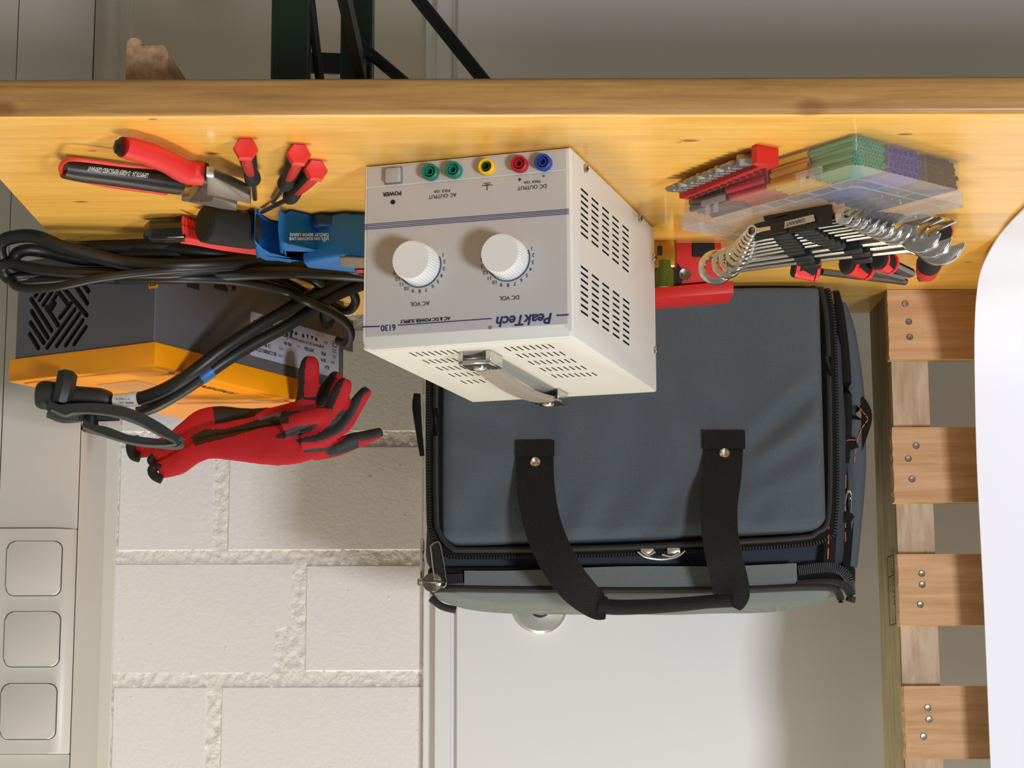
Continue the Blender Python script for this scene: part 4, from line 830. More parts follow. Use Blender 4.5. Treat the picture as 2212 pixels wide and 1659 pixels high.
# ================================================================== GLOVES
def G2(x, y): return (540 + x / 5.924, 740 + y / 5.924)
def G4(x, y): return (270 + x / 7.628, 860 + y / 7.628)
def glove(name, label, tubes, black, y_label, cuffs):
    bm = NB()
    for pts, rad, yy, fl in tubes:
        L_ = [ony(p[0], p[1], yy if isinstance(yy, (int, float)) else yy[i]) for i, p in enumerate(pts)]
        # round the tips
        t = (L_[-1] - L_[-2]).normalized(); rr = list(rad); L2 = L_ + [L_[-1] + t * rr[-1] * .7]; rr = rr + [rr[-1] * .55]
        tube(bm, L2, rr, 16, k=6, up=(0, 1, 0), flat=fl)
    bm = remesh(bm, .00125, 3)
    for f in bm.faces:
        x, y = pix(f.calc_center_median())
        f.material_index = 1 if any(inpoly(x, y, P) for P in black) else 0
    # knitted wrinkles
    for v in bm.verts: v.co += Vector((0, 1, .35)) * (.0009 * noise.noise(v.co * 70) + .0028 * noise.noise(v.co * 28 + Vector((3, 1, 7))))
    g = thing(name, label, 'glove', (onz(500, 760).x, y_label, .105), 0, None)
    bm_o = obj('shell', bm, ['knit', 'rubber'], g, smooth='all')
    for (pts, r_, yy) in cuffs:
        b = NB(); tube(b, [ony(p[0], p[1], yy) for p in pts], r_, 10, k=5, up=(0, 1, 0)); obj('cuff_binding', b, 'blackm', g, smooth=True, label='black cuff binding')
    return g
YA, YB = 1.765, 1.800
px = 1 / 2530.
A_t = [([(343, 1018), (384, 1004), (417, 984), (453, 968), (506, 966), (560, 964), (600, 962), (650, 962), (690, 962)], [19 * px, 24 * px, 22 * px, 25 * px, 32 * px, 41 * px, 46 * px, 40 * px, 26 * px], YA, .42),
       ([(372, 992), (420, 962), (480, 935), (550, 915)], [13 * px, 20 * px, 22 * px, 16 * px], YA + .014, .5),
       ([(332, 996), (375, 988), (420, 968), (470, 955)], [13 * px, 15 * px, 16 * px, 14 * px], YA + .008, .6),
       ([(425, 958), (490, 942), (560, 922), (610, 915)], [10 * px, 13 * px, 13 * px, 11 * px], YA + .012, .6),
       ([G2(420, 1100), G2(700, 985), G2(930, 925)], [19 * px, 20 * px, 19 * px], YA - .010, .8),
       ([G2(500, 1180), G2(800, 1110), G2(1010, 950), G2(1150, 680), G2(1215, 540)], [19 * px, 19 * px, 21 * px, 21 * px, 17 * px], [YA, YA - .004, YA - .008, YA - .010, YA - .012], .7),
       ([G2(650, 1260), G2(950, 1200), G2(1190, 1040), G2(1340, 820), G2(1480, 640)], [19 * px, 20 * px, 20 * px, 17 * px, 14 * px], YA - .006, .7),
       ([G2(800, 1400), G2(1100, 1340), G2(1400, 1230), G2(1650, 1155)], [21 * px, 21 * px, 17 * px, 12 * px], YA + .004, .7)]
A_b = [[G2(*p) for p in P] for P in (
    [(310, 1195), (450, 1130), (600, 1075), (760, 1045), (880, 1040), (800, 1110), (640, 1180), (480, 1215), (350, 1232)],
    [(575, 1240), (720, 1200), (860, 1170), (1000, 1060), (1120, 900), (1200, 850), (1250, 860), (1300, 740), (1400, 580), (1510, 530), (1580, 570), (1440, 700), (1370, 860), (1260, 1020), (1180, 1130), (1000, 1230), (800, 1280), (620, 1278)],
    [(670, 1380), (760, 1350), (960, 1350), (1200, 1240), (1310, 1105), (1500, 1060), (1650, 1060), (1800, 1120), (1690, 1195), (1390, 1262), (1380, 1350), (1030, 1470), (955, 1390), (800, 1402), (690, 1405)],
    [(830, 830), (930, 640), (1030, 480), (1130, 400), (1245, 430), (1200, 520), (1130, 680), (1050, 850), (1000, 835)])] + [[G4(*p) for p in P] for P in ([(1060, 620), (1150, 540), (1700, 500), (2300, 330), (2700, 200), (2700, 420), (2212, 500), (1750, 640), (1300, 740), (1160, 800)],)]
glove('work_glove', 'red and black work glove on the charger, the nearer of the two', A_t, A_b, YA, [(((334, 1008), (328, 1016), (334, 1028), (350, 1036)), .0040, YA - .004), (((350, 1008), (340, 1008), (334, 1012)), .0035, YA - .002), (((333, 985), (325, 992), (330, 1001), (352, 1003)), .0030, YA + .004)])
B_t = [([(292, 970), (330, 968), (370, 955), (405, 930), (440, 910), (480, 905), (540, 905), (590, 895)], [19 * px, 18 * px, 20 * px, 25 * px, 30 * px, 30 * px, 24 * px, 14 * px], YB, .5),
       ([G2(60, 965), G2(250, 900), G2(500, 820), G2(770, 780)], [11 * px, 11 * px, 10.5 * px, 10 * px], YB - .012, .8),
       ([G2(300, 950), G2(620, 850), G2(730, 680), G2(755, 420), G2(770, 260)], [16 * px, 20 * px, 24 * px, 24 * px, 20 * px], [YB, YB - .02, YB - .03, YB - .04, YB - .045], .7),
       ([G2(700, 900), G2(900, 760), G2(1020, 600), G2(1110, 450)], [18 * px, 22 * px, 21 * px, 17 * px], [YB - .005, YB - .01, YB - .015, YB - .02], .7)]
B_b = [[G2(*p) for p in P] for P in ([(500, 720), (600, 560), (620, 300), (660, 160), (740, 60), (800, 110), (720, 220), (705, 400), (690, 700), (560, 760)], [(690, 700), (840, 690), (900, 560), (1000, 400), (1060, 330), (1140, 350), (1080, 480), (1040, 560), (960, 900), (850, 900), (840, 740), (690, 722)], [(80, 1000), (400, 880), (820, 830), (1000, 830), (900, 900), (400, 1000), (80, 1060)])] + [[G4(*p) for p in [(1440, 80), (1480, 420), (1560, 460), (1800, 450), (2100, 370), (2170, 280), (2300, 200), (2400, 60), (1600, 60)]]]
glove('work_glove', 'red and black work glove on the charger, mostly hidden behind the nearer glove', B_t, B_b, YB, [(((284, 950), (282, 968), (288, 984), (302, 989)), .0042, YB - .004), (((300, 948), (290, 950), (284, 958)), .0035, YB - .002)])
# ================================================================== SMALL TOOLS AT THE RIGHT
def screwdriver(label, a, e, tip, r=.0085):
    zc_ = .0074; A_ = onz(*a, zc_); E_ = onz(*e, zc_); T_ = onz(*tip, .0028)
    t = thing('precision_screwdriver', label, 'screwdriver', (A_.x, A_.y, 0), 0, 'red capped precision screwdrivers')
    ax = (E_ - A_).normalized(); mt = frame(A_, Vector((1, 0, 0)), None, ax); L_ = (E_ - A_).length
    b = NB(); lathe(b, [(0, .0006), (r * .55, .0003), (r * .86, -.0002), (r, .0012), (r, .0052), (r * .8, .0062), (0, .0062)], mt, 6); 
    bmesh.ops.bevel(b, geom=[x for x in b.edges if x.calc_face_angle(0) > .6], offset=.0006, segments=2, affect='EDGES'); obj('cap', b, 'redg', t, smooth=40, label='red hexagonal turning cap')
    b = NB(); lathe(b, [(r * .64, .006), (r * .74, .02), (r * .64, L_ * .55), (r * .50, L_ * .66), (r * .68, L_ * .82), (r * .70, L_ * .92), (r * .5, L_), (0, L_)], mt, 18); obj('handle', b, 'blackm', t, smooth=True)
    b = NB(); q = [(r * .68, .0115), (r * .77, .02), (r * .68, L_ * .50), (r * .55, L_ * .66), (r * .3, L_ * .70)]
    up = Vector((0, 0, 1)); s = ax.cross(up).normalized(); u = s.cross(ax)
    rows = []
    for (rr, h) in q: rows.append([b.verts.new(A_ + ax * h + (s * sin(k * .20) + u * cos(k * .20)) * rr) for k in range(-3, 4)])
    for r0, r1 in zip(rows, rows[1:]):
        for k in range(6): b.faces.new((r0[k], r0[k + 1], r1[k + 1], r1[k]))
    obj('grip_inlay', b, 'red', t, smooth=True, label='red stripe in the black handle')
    b = NB(); d = (T_ - E_).normalized(); tube(b, [E_ - d * .004, T_ - d * .003, T_], [.0019, .0019, .0010], 8, k=0); obj('shaft', b, 'dsteel', t, smooth=True)
    return t
screwdriver('red capped precision screwdriver lying alone beside the pliers', (530, 320), (547, 392), (551, 431))
screwdriver('red capped precision screwdriver, of the touching pair the one nearer the pliers', (646, 332), (614, 402), (588, 437))
screwdriver('red capped precision screwdriver, of the touching pair the one nearer the power supply', (684, 366), (623, 430), (565, 458))
# combination pliers
PLI = thing('combination_pliers', 'combination pliers with red and black handles at the right front of the bench', 'pliers', (.25, 1.39, 0))
def Zp(x, y): return (120 + x / 5.0273, 280 + y / 5.0273)
def T2(pts, z): return [onz(*Zp(*p), z) for p in pts]
b = NB(); tube(b, T2(((730, 190), (850, 220), (1050, 280), (1250, 370), (1420, 460), (1600, 480)), .0105), [.0082, .0088, .0090, .0090, .0096, .0098], 16, k=6, flat=.85)
hd1 = obj('handle', b, 'redg', PLI, smooth=True, label='red sleeve of the front handle')
b = NB(); tube(b, T2(((690, 190), (735, 192)), .0100), [.0062, .0075], 14, k=0); lathe(b, [(.0060, 0), (.004, .003), (0, .004)], frame(T2([(690, 190)], .010)[0], (0, 0, 1), None, (1, -.35, 0)), 14); obj('handle_tip', b, 'blackp', PLI, smooth=True); b = NB(); tube(b, T2(((1560, 485), (1640, 492)), .0100), [.0100, .0100], 12, k=0, flat=.85); obj('handle_core', b, 'blackp', PLI, smooth=True)
b = NB(); tube(b, T2(((90, 425), (250, 450), (500, 480), (800, 520), (1100, 565), (1365, 605)), .0085), [.0078, .0086, .0088, .0088, .0088, .0080], 16, k=6, flat=.85); hd2 = obj('handle', b, 'blackp', PLI, smooth=True, label='black inner sleeve of the rear handle')
b = NB(); tube(b, T2(((1160, 420), (800, 395), (450, 350), (200, 325), (100, 340), (55, 410), (75, 480), (150, 505)), .0105), [.0008, .0012, .0014, .0014, .0016, .0016, .0016, .0016], 8, k=6); tube(b, [onz(*Zp(*p), .012) for p in ((120, 500), (300, 535), (600, 590), (900, 630), (1120, 655), (1200, 680))], [.0020, .0028, .0029, .0030, .0032, .0024], 10, k=6); obj('sleeve_rim', b, 'redg', hd2, smooth=True, label='red edge around the black sleeve')
a = Vector(T2([(380, 420)], .0158)[0]); c = Vector(T2([(970, 490)], .0158)[0])
mid = (a + c) / 2; text('handle_text', 'LEMPSTR.24 - D-42859 REMSCHEID-GERMANY', .0058, onz(*Zp(680, 455), .0160), (a - c), Vector((0, -.35, .94)).normalized().cross(Vector((1, 0, 0))).cross(Vector((0, 0, 0))) if False else (.0, .8, .55), 'whitep', hd2, sx=.36, lift=.0004)
# metal head: two jaws, pivot and cheek
b = NB(); prism(b, T2(((1370, 625), (1500, 620), (1640, 610), (1800, 650), (1975, 705), (1970, 775), (1800, 745), (1530, 690), (1370, 665)), .002), (0, 0, .008), .0012, 2); obj('jaw', b, 'steel', PLI, smooth=35, label='rear steel jaw')
b = NB(); prism(b, T2(((1640, 390), (1720, 400), (1850, 470), (2120, 600), (2125, 700), (1900, 640), (1760, 600), (1640, 600)), .0095), (0, 0, .008), .0012, 2); obj('jaw', b, 'steel', PLI, smooth=35, label='front steel jaw reflecting the bench')
b = NB(); prism(b, T2(((1600, 470), (1700, 400), (1730, 560), (1700, 640), (1590, 640), (1450, 640)), .006), (0, 0, .010), .001, 1); obj('pivot', b, 'dsteel', PLI, smooth=35)
b = NB()
for k in range(9):
    p = T2([(1730 + 25 * k, 690 + 7 * k)], .0102)[0]; box(b, p - Vector((.0004, .0025, .0002)), p + Vector((.0004, .0025, .0003)))
obj('jaw_teeth', b, 'blackm', PLI)
# utility knife and black round handle
KN = thing('utility_knife', 'red utility knife with a glossy black rounded end, under the black round handle', 'knife', (.26, 1.55, 0))
def Zk(x, y): return (300 + x / 4.424, 440 + y / 4.424)
K0, K1, K2, K3 = [onz(*Zk(*p), .011) for p in ((120, 265), (400, 260), (800, 330), (1300, 410))]
b = NB(); tube(b, [K0 + Vector((.006, -.001, 0)), K0, (K0 + K1) / 2, K1 + Vector((-.004, 0, 0))], [.005, .0105, .0115, .0105], 18, k=4, flat=.85); M['gloss'] = mat('gloss_black', '#0c0c0c', .15, coat=.6); obj('end_cap', b, 'gloss', KN, smooth=True, label='glossy black rounded end')
b = NB(); tube(b, [K1, K1.lerp(K2, .4), K2, K3], [.0104, .0100, .0105, .0095], 8, k=3, flat=.95); obj('handle', b, 'redg', KN, smooth=30, label='bright red handle shell')
b = NB()
for k in range(6):
    p = onz(*Zk(430 + 28 * k, 235 + 12 * k), .0125); tube(b, [p + Vector((0, -.004, -.008)), p + Vector((-.0005, -.008, -.002)), p + Vector((-.001, -.006, .006))], .0011, 6, k=4)
obj('grip_rib', b, 'redg', KN, smooth=True)
RH = thing('round_tool_handle', 'thick black rubber tool handle with a flat round end, beside the clamp meter', 'hand tool', (.22, 1.51, 0))
H0 = onz(*Zk(612, 188), .0150); H1 = onz(*Zk(1120, 270), .0142); d = (H1 - H0).normalized()
b = NB(); mt = frame(H0, Vector((0, 0, 1)), None, d); lathe(b, [(0, 0), (.0125, .0004), (.0143, .002), (.0148, .008), (.0145, .03), (.014, .044), (0, .044)], mt, 36); obj('handle', b, 'blackm', RH, smooth=True)
b = NB(); s = d.cross(Vector((0, 0, 1))).normalized()
for k in range(2):
    q = [H0 + d * (.012 + .006 * k) + Vector((0, 0, .0125 - .0030 * k)) - s * (.005 + .002 * k) * 1, H0 + d * .038 + Vector((0, 0, .0120 - .0030 * k)) - s * (.004 + .002 * k)]; tube(b, q, .0009, 6, k=0)
obj('handle_ridge', b, 'blackp', RH, smooth=True)
b = NB(); tube(b, [H0 + d * .014 + Vector((0, -.009, -.0105)), H0 + d * .035 + Vector((0, -.0085, -.010)), H0 + d * .040 + Vector((0, -.008, -.010))], [.001, .0026, .0030], 8, k=3); obj('red_edge', b, 'red', RH, smooth=True, label='dark red lower edge')
# blue clamp meter
CM = thing('clamp_meter', 'blue clamp meter lying on its back beside the power supply', 'clamp meter', (.14, 1.56, 0))
def zprism(pts, z0, z1, bev, mt_, name, par, seg=3, label=None, zz=None):
    bm = NB(); P = [onz(*Zk(*p), z1 if zz is None else zz) for p in pts]; P = [Vector((p.x, p.y, z0)) for p in P]
    prism(bm, P, (0, 0, z1 - z0), bev, seg); return obj(name, bm, mt_, par, smooth=35, label=label)
zt1 = .027
def front_row(pts, z): return [onz(*Zk(*p), z) for p in pts]
# footprints from the lower front line (bench) and the upper rear line (top of the part)
def jaw(name, fr, bk, z, bev, lab):
    P = [onz(*Zk(*p), .0012) for p in fr] + [onz(*Zk(*p), z) for p in bk]; bm = NB(); prism(bm, [Vector((p.x, p.y, .0012)) for p in P], (0, 0, z - .0012), bev, 4)
    return obj(name, bm, 'bluep', CM, smooth=50, label=lab)
j1 = jaw('jaw', ((2500, 150), (1700, 165), (1420, 165), (1350, 195)), ((1330, 330), (1390, 400), (1820, 470), (1960, 500), (2500, 560)), .0280, .0055, 'front half of the blue clamp jaw')
j2 = jaw('jaw', ((1420, 300), (1400, 235), (1180, 228), (1125, 255)), ((1100, 330), (1120, 430), (1200, 475), (1550, 565), (1700, 560), (1760, 480)), .0265, .0050, 'rear half of the blue clamp jaw')
b = NB(); P = [onz(*Zk(*p), .036) for p in ((1570, 570), (1600, 615), (2060, 662), (2500, 640), (2500, 530), (1950, 500), (1800, 520))]; P = [Vector((p.x, p.y, .0012)) for p in P]; prism(b, P, (0, 0, .0350), .003, 3); BDY = obj('body', b, 'bluep', CM, smooth=45)
b = NB(); P = [onz(*Zk(*p), .037) for p in ((1920, 520), (1990, 515), (2500, 545), (2500, 615), (2080, 612), (1925, 595))]; prism(b, [Vector((p.x, p.y, .0358)) for p in P], (0, 0, .0014), .0004, 1); M['lcd'] = mat('display_grey', '#85847a', .25); obj('display', b, 'lcd', BDY, label='grey display window')
p = onz(*Zk(2115, 632), .0365); b = NB(); lathe(b, [(.0045, -.001), (.0045, .0012), (.003, .0022), (0, .0024)], Matrix.Translation(p), 18); obj('red_button', b, 'red', BDY, smooth=True)
b = NB(); P = [onz(*Zk(*p), .001) for p in ((1640, 160), (1660, 100), (1740, 85), (1960, 95), (1990, 150))]; prism(b, [Vector((p.x, p.y, .0012)) for p in P], (0, 0, .010), .003, 3); M['blued'] = mat('dark_blue_plastic', '#123f70', .5); obj('trigger', b, 'blued', CM, smooth=45, label='darker blue trigger')
P = onz(*Zk(1640, 310), .012)
fy = min(v.co.y for v in j1.data.vertices) + 1.56
def onfront(tx, ty): return ony(tx, ty, fy - .0004)
for s, (x, y) in (('TEST ON KNOWN LIVE', (1630, 333)), ('CIRCUIT BEFOR USING', (1630, 295))): text('warning_text', s, .0032, onfront(*Zk(x, y)), (1, 0, 0), (0, 0, 1), 'whitep', CM, bold=.0001, sx=.9)
b = NB(); c = onfront(*Zk(1775, 335)); s_ = .0030
for (p, q) in (((-s_, -s_ * .8), (s_, -s_ * .8)), ((-s_, -s_ * .8), (0, s_ * .9)), ((s_, -s_ * .8), (0, s_ * .9)), ((0, -.001), (0, .001))): strip(b, c + Vector((p[0], -.0002, p[1])), c + Vector((q[0], -.0002, q[1])), .0005, (0, -1, 0), .0002)
obj('warning_triangle', b, 'whitep', CM)

# ================================================================== LEVEL
LV = thing('torpedo_level', 'red plastic torpedo level standing behind the power supply, in front of the bag', 'spirit level', (-.12, 1.65, 0))
LY = 1.640
def Zl(x, y): return (1400 + x / 5.53, 430 + y / 5.53)
lx = ony(*Zl(1015, 1050), LY).x; zt3 = ony(*Zl(1015, 1000), LY - .012).z
b = NB(); P = [ony(*Zl(*p), LY) for p in ((-260, 470), (180, 490), (420, 465), (700, 440), (820, 455), (870, 500), (900, 980), (-260, 1080))]
for p in P: p.z = max(p.z, .0)
prism(b, P, (0, .018, 0), .002, 3); LB_ = obj('body', b, 'red', LV, smooth=35)
z_a = ony(1583, 622, LY - .012).z; b = NB(); q = [ony(1585, 606, LY - .012), ony(1585, 632, LY - .012), ony(1380, 648, LY - .012), ony(1380, 624, LY - .012)]; prism(b, q, (0, .042, 0), .001, 2); obj('measuring_edge', b, 'red', LV, smooth=35)
b = NB(); P = rrect(.0185, .0115, .001, 3); c = ony(*Zl(660, 610), LY); prism(b, [(c.x + x, c.y - .0012, c.z + y) for x, y in P], (0, .003, 0), .0004, 1); obj('black_insert', b, 'blackm', LV, label='black rectangular insert')
c = ony(*Zl(190, 920), LY); b = NB(); lathe(b, [(.0155, .0004), (.0150, .0008), (0, .0008)], frame(c, (1, 0, 0), None, (0, -1, 0)), 28); vw = obj('vial_window', b, 'blackm', LV, smooth=True)
M['vial'] = mat('green_vial', '#39501c', .12, coat=1.); M['vialcap'] = mat('vial_cap', '#8a8a4a', .3)
b = NB(); tube(b, [c + Vector((0, -.003, -.011)), c + Vector((0, -.003, .011))], .0085, 18, k=0); obj('vial', b, 'vial', LV, smooth=35, label='green liquid vial')
b = NB(); tube(b, [c + Vector((0, -.003, .011)), c + Vector((0, -.003, .0125))], .0088, 18, k=0); obj('vial_cap', b, 'vialcap', LV, smooth=35)
c = ony(*Zl(438, 905), LY); b = NB(); lathe(b, [(.0048, 0), (.0048, .0014), (.003, .0008), (0, .0006)], frame(c, (1, 0, 0), None, (0, -1, 0)), 16); obj('stud', b, 'dsteel', LV, smooth=True)
c = ony(*Zl(150, 660), LY); b = NB(); box(b, c + Vector((-.0125, -.010, -.0145)), c + Vector((.012, .0, .0145)), .003, 3); obj('brass_clip', b, 'brass', LV, smooth=35, label='brass coloured clip')
b = NB(); c2 = ony(*Zl(130, 650), LY); box(b, c2 + Vector((-.002, -.0104, -.004)), c2 + Vector((.002, -.0098, .004))); obj('clip_slot', b, 'blackm', LV)
b = NB(); tube(b, [ony(*p, LY + .004) for p in (Zl(560, 890), Zl(700, 905), Zl(860, 930))], .0035, 10, k=3); obj('steel_pin', b, 'dsteel', LV, smooth=True)

# ================================================================== BIT HOLDER
bh0 = onz(1652, 322); bh1 = onz(1488, 388)
dx = (bh1 - bh0); BL = dx.length + .012; rzb = math.atan2(dx.y, dx.x)
BH = thing('bit_holder', 'red strip holding twelve steel screwdriver bits, in front of the clear box', 'bit holder', (bh0.x, bh0.y, 0), rzb)
b = NB(); P = [(-.0075, -.0125), (-.0012, -.0125), (-.0005, -.0045), (BL - .006, -.0045), (BL - .006, .0060), (-.0075, .0060)]; prism(b, [(p[0], p[1], 0) for p in P], (0, 0, .0135), .0010, 2); obj('strip', b, 'red', BH, local=True, smooth=35)
b = NB()
for k in range(12):
    xx = .004 + (BL - .018) * k / 11; lathe(b, [(.0024, .0134), (.0024, .0137), (0, .0137)], Matrix.Translation((xx, .0012, 0)) @ Matrix.Diagonal((1.3, .8, 1, 1)), 14)
    box(b, (xx + .001, .0040, .0134), (xx + .006, .0048, .0137))
obj('size_marks', b, 'ink', BH, local=True)
M['bitsteel'] = mat('bit_steel', '#8f8b84', .38, .9)
for k in range(12):
    xx = .006 + (BL - .021) * (k) / 11.
    if k == 0: prof = [(.0046, 0), (.0048, .012), (.0040, .0135), (0, .0135)]
    else: prof = [(.0035, 0), (.0035, .008), (.0028, .0092), (.0028, .0105), (.0030, .011), (.0020 if k % 3 else .0029, .0150), (.0006, .0165), (0, .0165)]
    mt = frame((xx, -.003, .0068), (1, 0, 0), None, (.10 + .55, -1, .08 if k else .05))
    b = NB(); lathe(b, prof, mt, 6); 
    if k % 3 == 1: box(b, (-.0026, -.0006, .009), (.0026, .0006, .0165), mtx=mt)
    ordw = ['', 'first', 'second', 'third', 'fourth', 'fifth', 'sixth', 'seventh', 'eighth', 'ninth', 'tenth', 'eleventh']
    nm = 'short hexagonal socket bit beside the end block of the red strip' if k == 0 else ordw[k] + ' steel bit along the red strip, counted from the socket bit'
    o = obj('screwdriver_bit', b, 'bitsteel', None, smooth=25, local=True)
    pass
    # obj() without parent lifts by TZ in local space; undo and put the bit in the holder's frame
    o.data.transform(Matrix.Translation((0, 0, -TZ))); o.matrix_world = Matrix.Translation((bh0.x, bh0.y, TZ)) @ Matrix.Rotation(rzb, 4, 'Z'); tag(o, nm, 'bit', 'bits in the red strip')

# ================================================================== CLEAR BOX WITH SHRINK TUBES
BX0 = onz(1845, 286); e1 = onz(1470, 401); e2 = onz(2074, 350)
rz = math.atan2(e1.y - BX0.y, e1.x - BX0.x); BW = (e1 - BX0).length; BDp = (e2 - BX0).length
SB_ = thing('assortment_box', 'clear plastic assortment box full of coloured shrink tubes, under the wrench set', 'storage box', (BX0.x, BX0.y, 0), rz)
ZL, ZH = .0235, .0325
def wallbox(bm, x0, x1, y0, y1, z0, z1, t):
    box(bm, (x0, y0, z0), (x1, y0 + t, z1)); box(bm, (x0, y1 - t, z0), (x1, y1, z1)); box(bm, (x0, y0 + t, z0), (x0 + t, y1 - t, z1)); box(bm, (x1 - t, y0 + t, z0), (x1, y1 - t, z1))
b = NB(); P = [(x + BW / 2, y + BDp / 2) for x, y in rrect(BW, BDp, .006, 4)]; Pi = [(x + BW / 2, y + BDp / 2) for x, y in rrect(BW - .0022, BDp - .0022, .005, 4)]
def shellring(bm, P, Pi, z0, z1):
    n = len(P); o0 = [bm.verts.new((*p, z0)) for p in P]; o1 = [bm.verts.new((*p, z1)) for p in P]; i0 = [bm.verts.new((*p, z0)) for p in Pi]; i1 = [bm.verts.new((*p, z1)) for p in Pi]
    for k in range(n):
        j = (k + 1) % n; bm.faces.new((o0[k], o0[j], o1[j], o1[k])); bm.faces.new((i0[k], i1[k], i1[j], i0[j])); bm.faces.new((o1[k], o1[j], i1[j], i1[k])); bm.faces.new((o0[k], i0[k], i0[j], o0[j]))
shellring(b, P, Pi, 0, ZL + .004); prism(b, [(*p, .0002) for p in Pi], (0, 0, .0008)); obj('tray', b, 'clear', SB_, local=True, smooth=35)
def lx_(tx, ty, z): return lp(SB_, 1, 0, tx, ty).x
c1, c2, c3 = lp(SB_, 1, 0, 1742, 345).x, lp(SB_, 1, 0, 1652, 372).x, lp(SB_, 1, 0, 1562, 400).x
d1, d2 = lp(SB_, 0, 0, 1923, 345).y, lp(SB_, 0, 0, 2003, 370).y
b = NB()
for x in (c1, c2, c3): box(b, (x - .0006, .0012, .001), (x + .0006, d1 + .0006, ZL)); box(b, (x - .003, -.0003, .001), (x - .0024, 0, ZL)); box(b, (x + .0024, -.0003, .001), (x + .003, 0, ZL))
for y in (d1, d2): box(b, (.0012, y - .0006, .001), (BW - .0012, y + .0006, ZL))
obj('divider', b, 'clear', SB_, local=True)
g = .0020
P = [(x + BW / 2, y + BDp / 2) for x, y in rrect(BW + 2 * g, BDp + 2 * g, .008, 4)]; Pi = [(x + BW / 2, y + BDp / 2) for x, y in rrect(BW + 2 * g - .0022, BDp + 2 * g - .0022, .007, 4)]
b = NB(); shellring(b, P, Pi, ZL - .001, ZH); prism(b, [(*p, ZH - .0006) for p in P], (0, 0, .0012), .0004, 1)
Pa = [(x + BW / 2, y + BDp / 2) for x, y in rrect(BW - .018, BDp - .018, .008, 4)]; Pb = [(x + BW / 2, y + BDp / 2) for x, y in rrect(BW - .0195, BDp - .0195, .0075, 4)]
shellring(b, Pa, Pb, ZH + .0004, ZH + .0010)
for k in range(1, 8): box(b, (BW * k / 8 - .0003, -g, ZH + .0004), (BW * k / 8 + .0003, .009, ZH + .0010))
for k in range(1, 4): box(b, (-g, BDp * k / 4 - .0003, ZH + .0004), (.009, BDp * k / 4 + .0003, ZH + .0010))
obj('box_lid', b, 'clearlid', SB_, local=True, smooth=35, label='hazy clear lid')
for (ta, tb) in ((1722, 1778), (1518, 1568)):
    xa = lp(SB_, 1, -g, ta, 375 if ta > 1600 else 430).x; xb = lp(SB_, 1, -g, tb, 360 if ta > 1600 else 425).x; b = NB(); box(b, (min(xa, xb), -g - .0022, ZL - .006), (max(xa, xb), -g, ZL - .0015), .0008, 2)
    for f_ in (.25, .6): xm_ = xa + (xb - xa) * f_; box(b, (xm_ - .002, -g - .0016, ZL - .002), (xm_ + .002, -g, ZL + .005), .0004, 1)
    obj('latch', b, 'clearlid', SB_, local=True, smooth=35)
def fill(m, lab, x0, x1, y0, y1, r, L_, n, seed, axis='x', rows_from_top=False, jit=.10, ztop=.0215):
    rnd = random.Random(seed); proto = None; nc = max(1, int((y1 - y0) / (2 * r))); k = 0
    grp = lab.split(' lying')[0] + 's in the clear box'
    lay = 0
    while k < n:
        z = .0012 + r + lay * r * 1.74
        if z + r > ztop + .002: break
        for c in range(nc):
            if k >= n: break
            y = y0 + r + (y1 - y0 - 2 * r) * (c + (.5 if lay % 2 else 0)) / nc + rnd.uniform(-.2, .2) * r
            xx = x0 + rnd.uniform(0, min(.0025, max(0., x1 - x0 - L_)))
            if proto is None:
                bm = NB(); N_ = 9; R1 = r * .97; R0 = r * .74
                vo = [[bm.verts.new((xq, rr * cos(2 * PI * j / N_), rr * sin(2 * PI * j / N_))) for j in range(N_)] for xq, rr in ((0, R0), (0, R1), (L_, R1), (L_, R0))]
                vi = [bm.verts.new((L_ * .12, R0 * cos(2 * PI * j / N_), R0 * sin(2 * PI * j / N_))) for j in range(N_)]
                for a_, c_ in ((vi, vo[0]), (vo[0], vo[1]), (vo[1], vo[2]), (vo[2], vo[3])):
                    for j in range(N_): bm.faces.new((a_[j], a_[(j + 1) % N_], c_[(j + 1) % N_], c_[j]))
                bm.transform(Matrix.Translation((0, 0, -TZ))); proto = obj('shrink_tube', bm, m, None, smooth=40); o = proto
            else: o = proto.copy(); COL.objects.link(o)
            loc = Vector((xx, y, z)); w = Matrix.Translation((BX0.x, BX0.y, TZ)) @ Matrix.Rotation(rz, 4, 'Z') @ Matrix.Translation(loc) @ Matrix.Rotation(rnd.uniform(-jit, jit), 4, 'Z') @ Matrix.Rotation(rnd.uniform(-jit, jit) * .3, 4, 'Y')
            o.matrix_world = w; tag(o, lab, 'tube', grp); k += 1
        lay += 1
W_ = .0016
fill('gtube', 'thin green shrink tube lying in the near corner of the clear box', W_, c1 - .001, W_, d1 - .001, .00165, c1 - .0045, 84, 1, jit=.04)
fill('btube', 'wide dark blue shrink tube lying in the clear box beside the green ones', W_, c2 - .001, d1 + .001, d2 - .001, .0029, c2 - .008, 24, 2, jit=.02)
fill('ktube', 'thin black shrink tube lying in the clear box beside the blue ones', W_, c2, d2 + .001, BDp - W_, .0019, c2 - .006, 66, 3, jit=.015)
fill('ytube', 'yellow shrink tube lying in the clear box between green and red ones', c1 + .001, c2 - .001, W_, d1 - .001, .0023, c2 - c1 - .004, 46, 4, jit=.05)
fill('rtube', 'red shrink tube lying in the clear box between yellow and black ones', c2 + .001, c3 - .001, W_, d1 - .001, .0026, c3 - c2 - .004, 36, 5, jit=.06)
fill('ktube', 'thick black shrink tube lying in the clear box, in the end beside the red ones', c3 + .001, BW - W_, W_, d1 - .001, .0026, BW - c3 - .006, 32, 6, jit=.05)
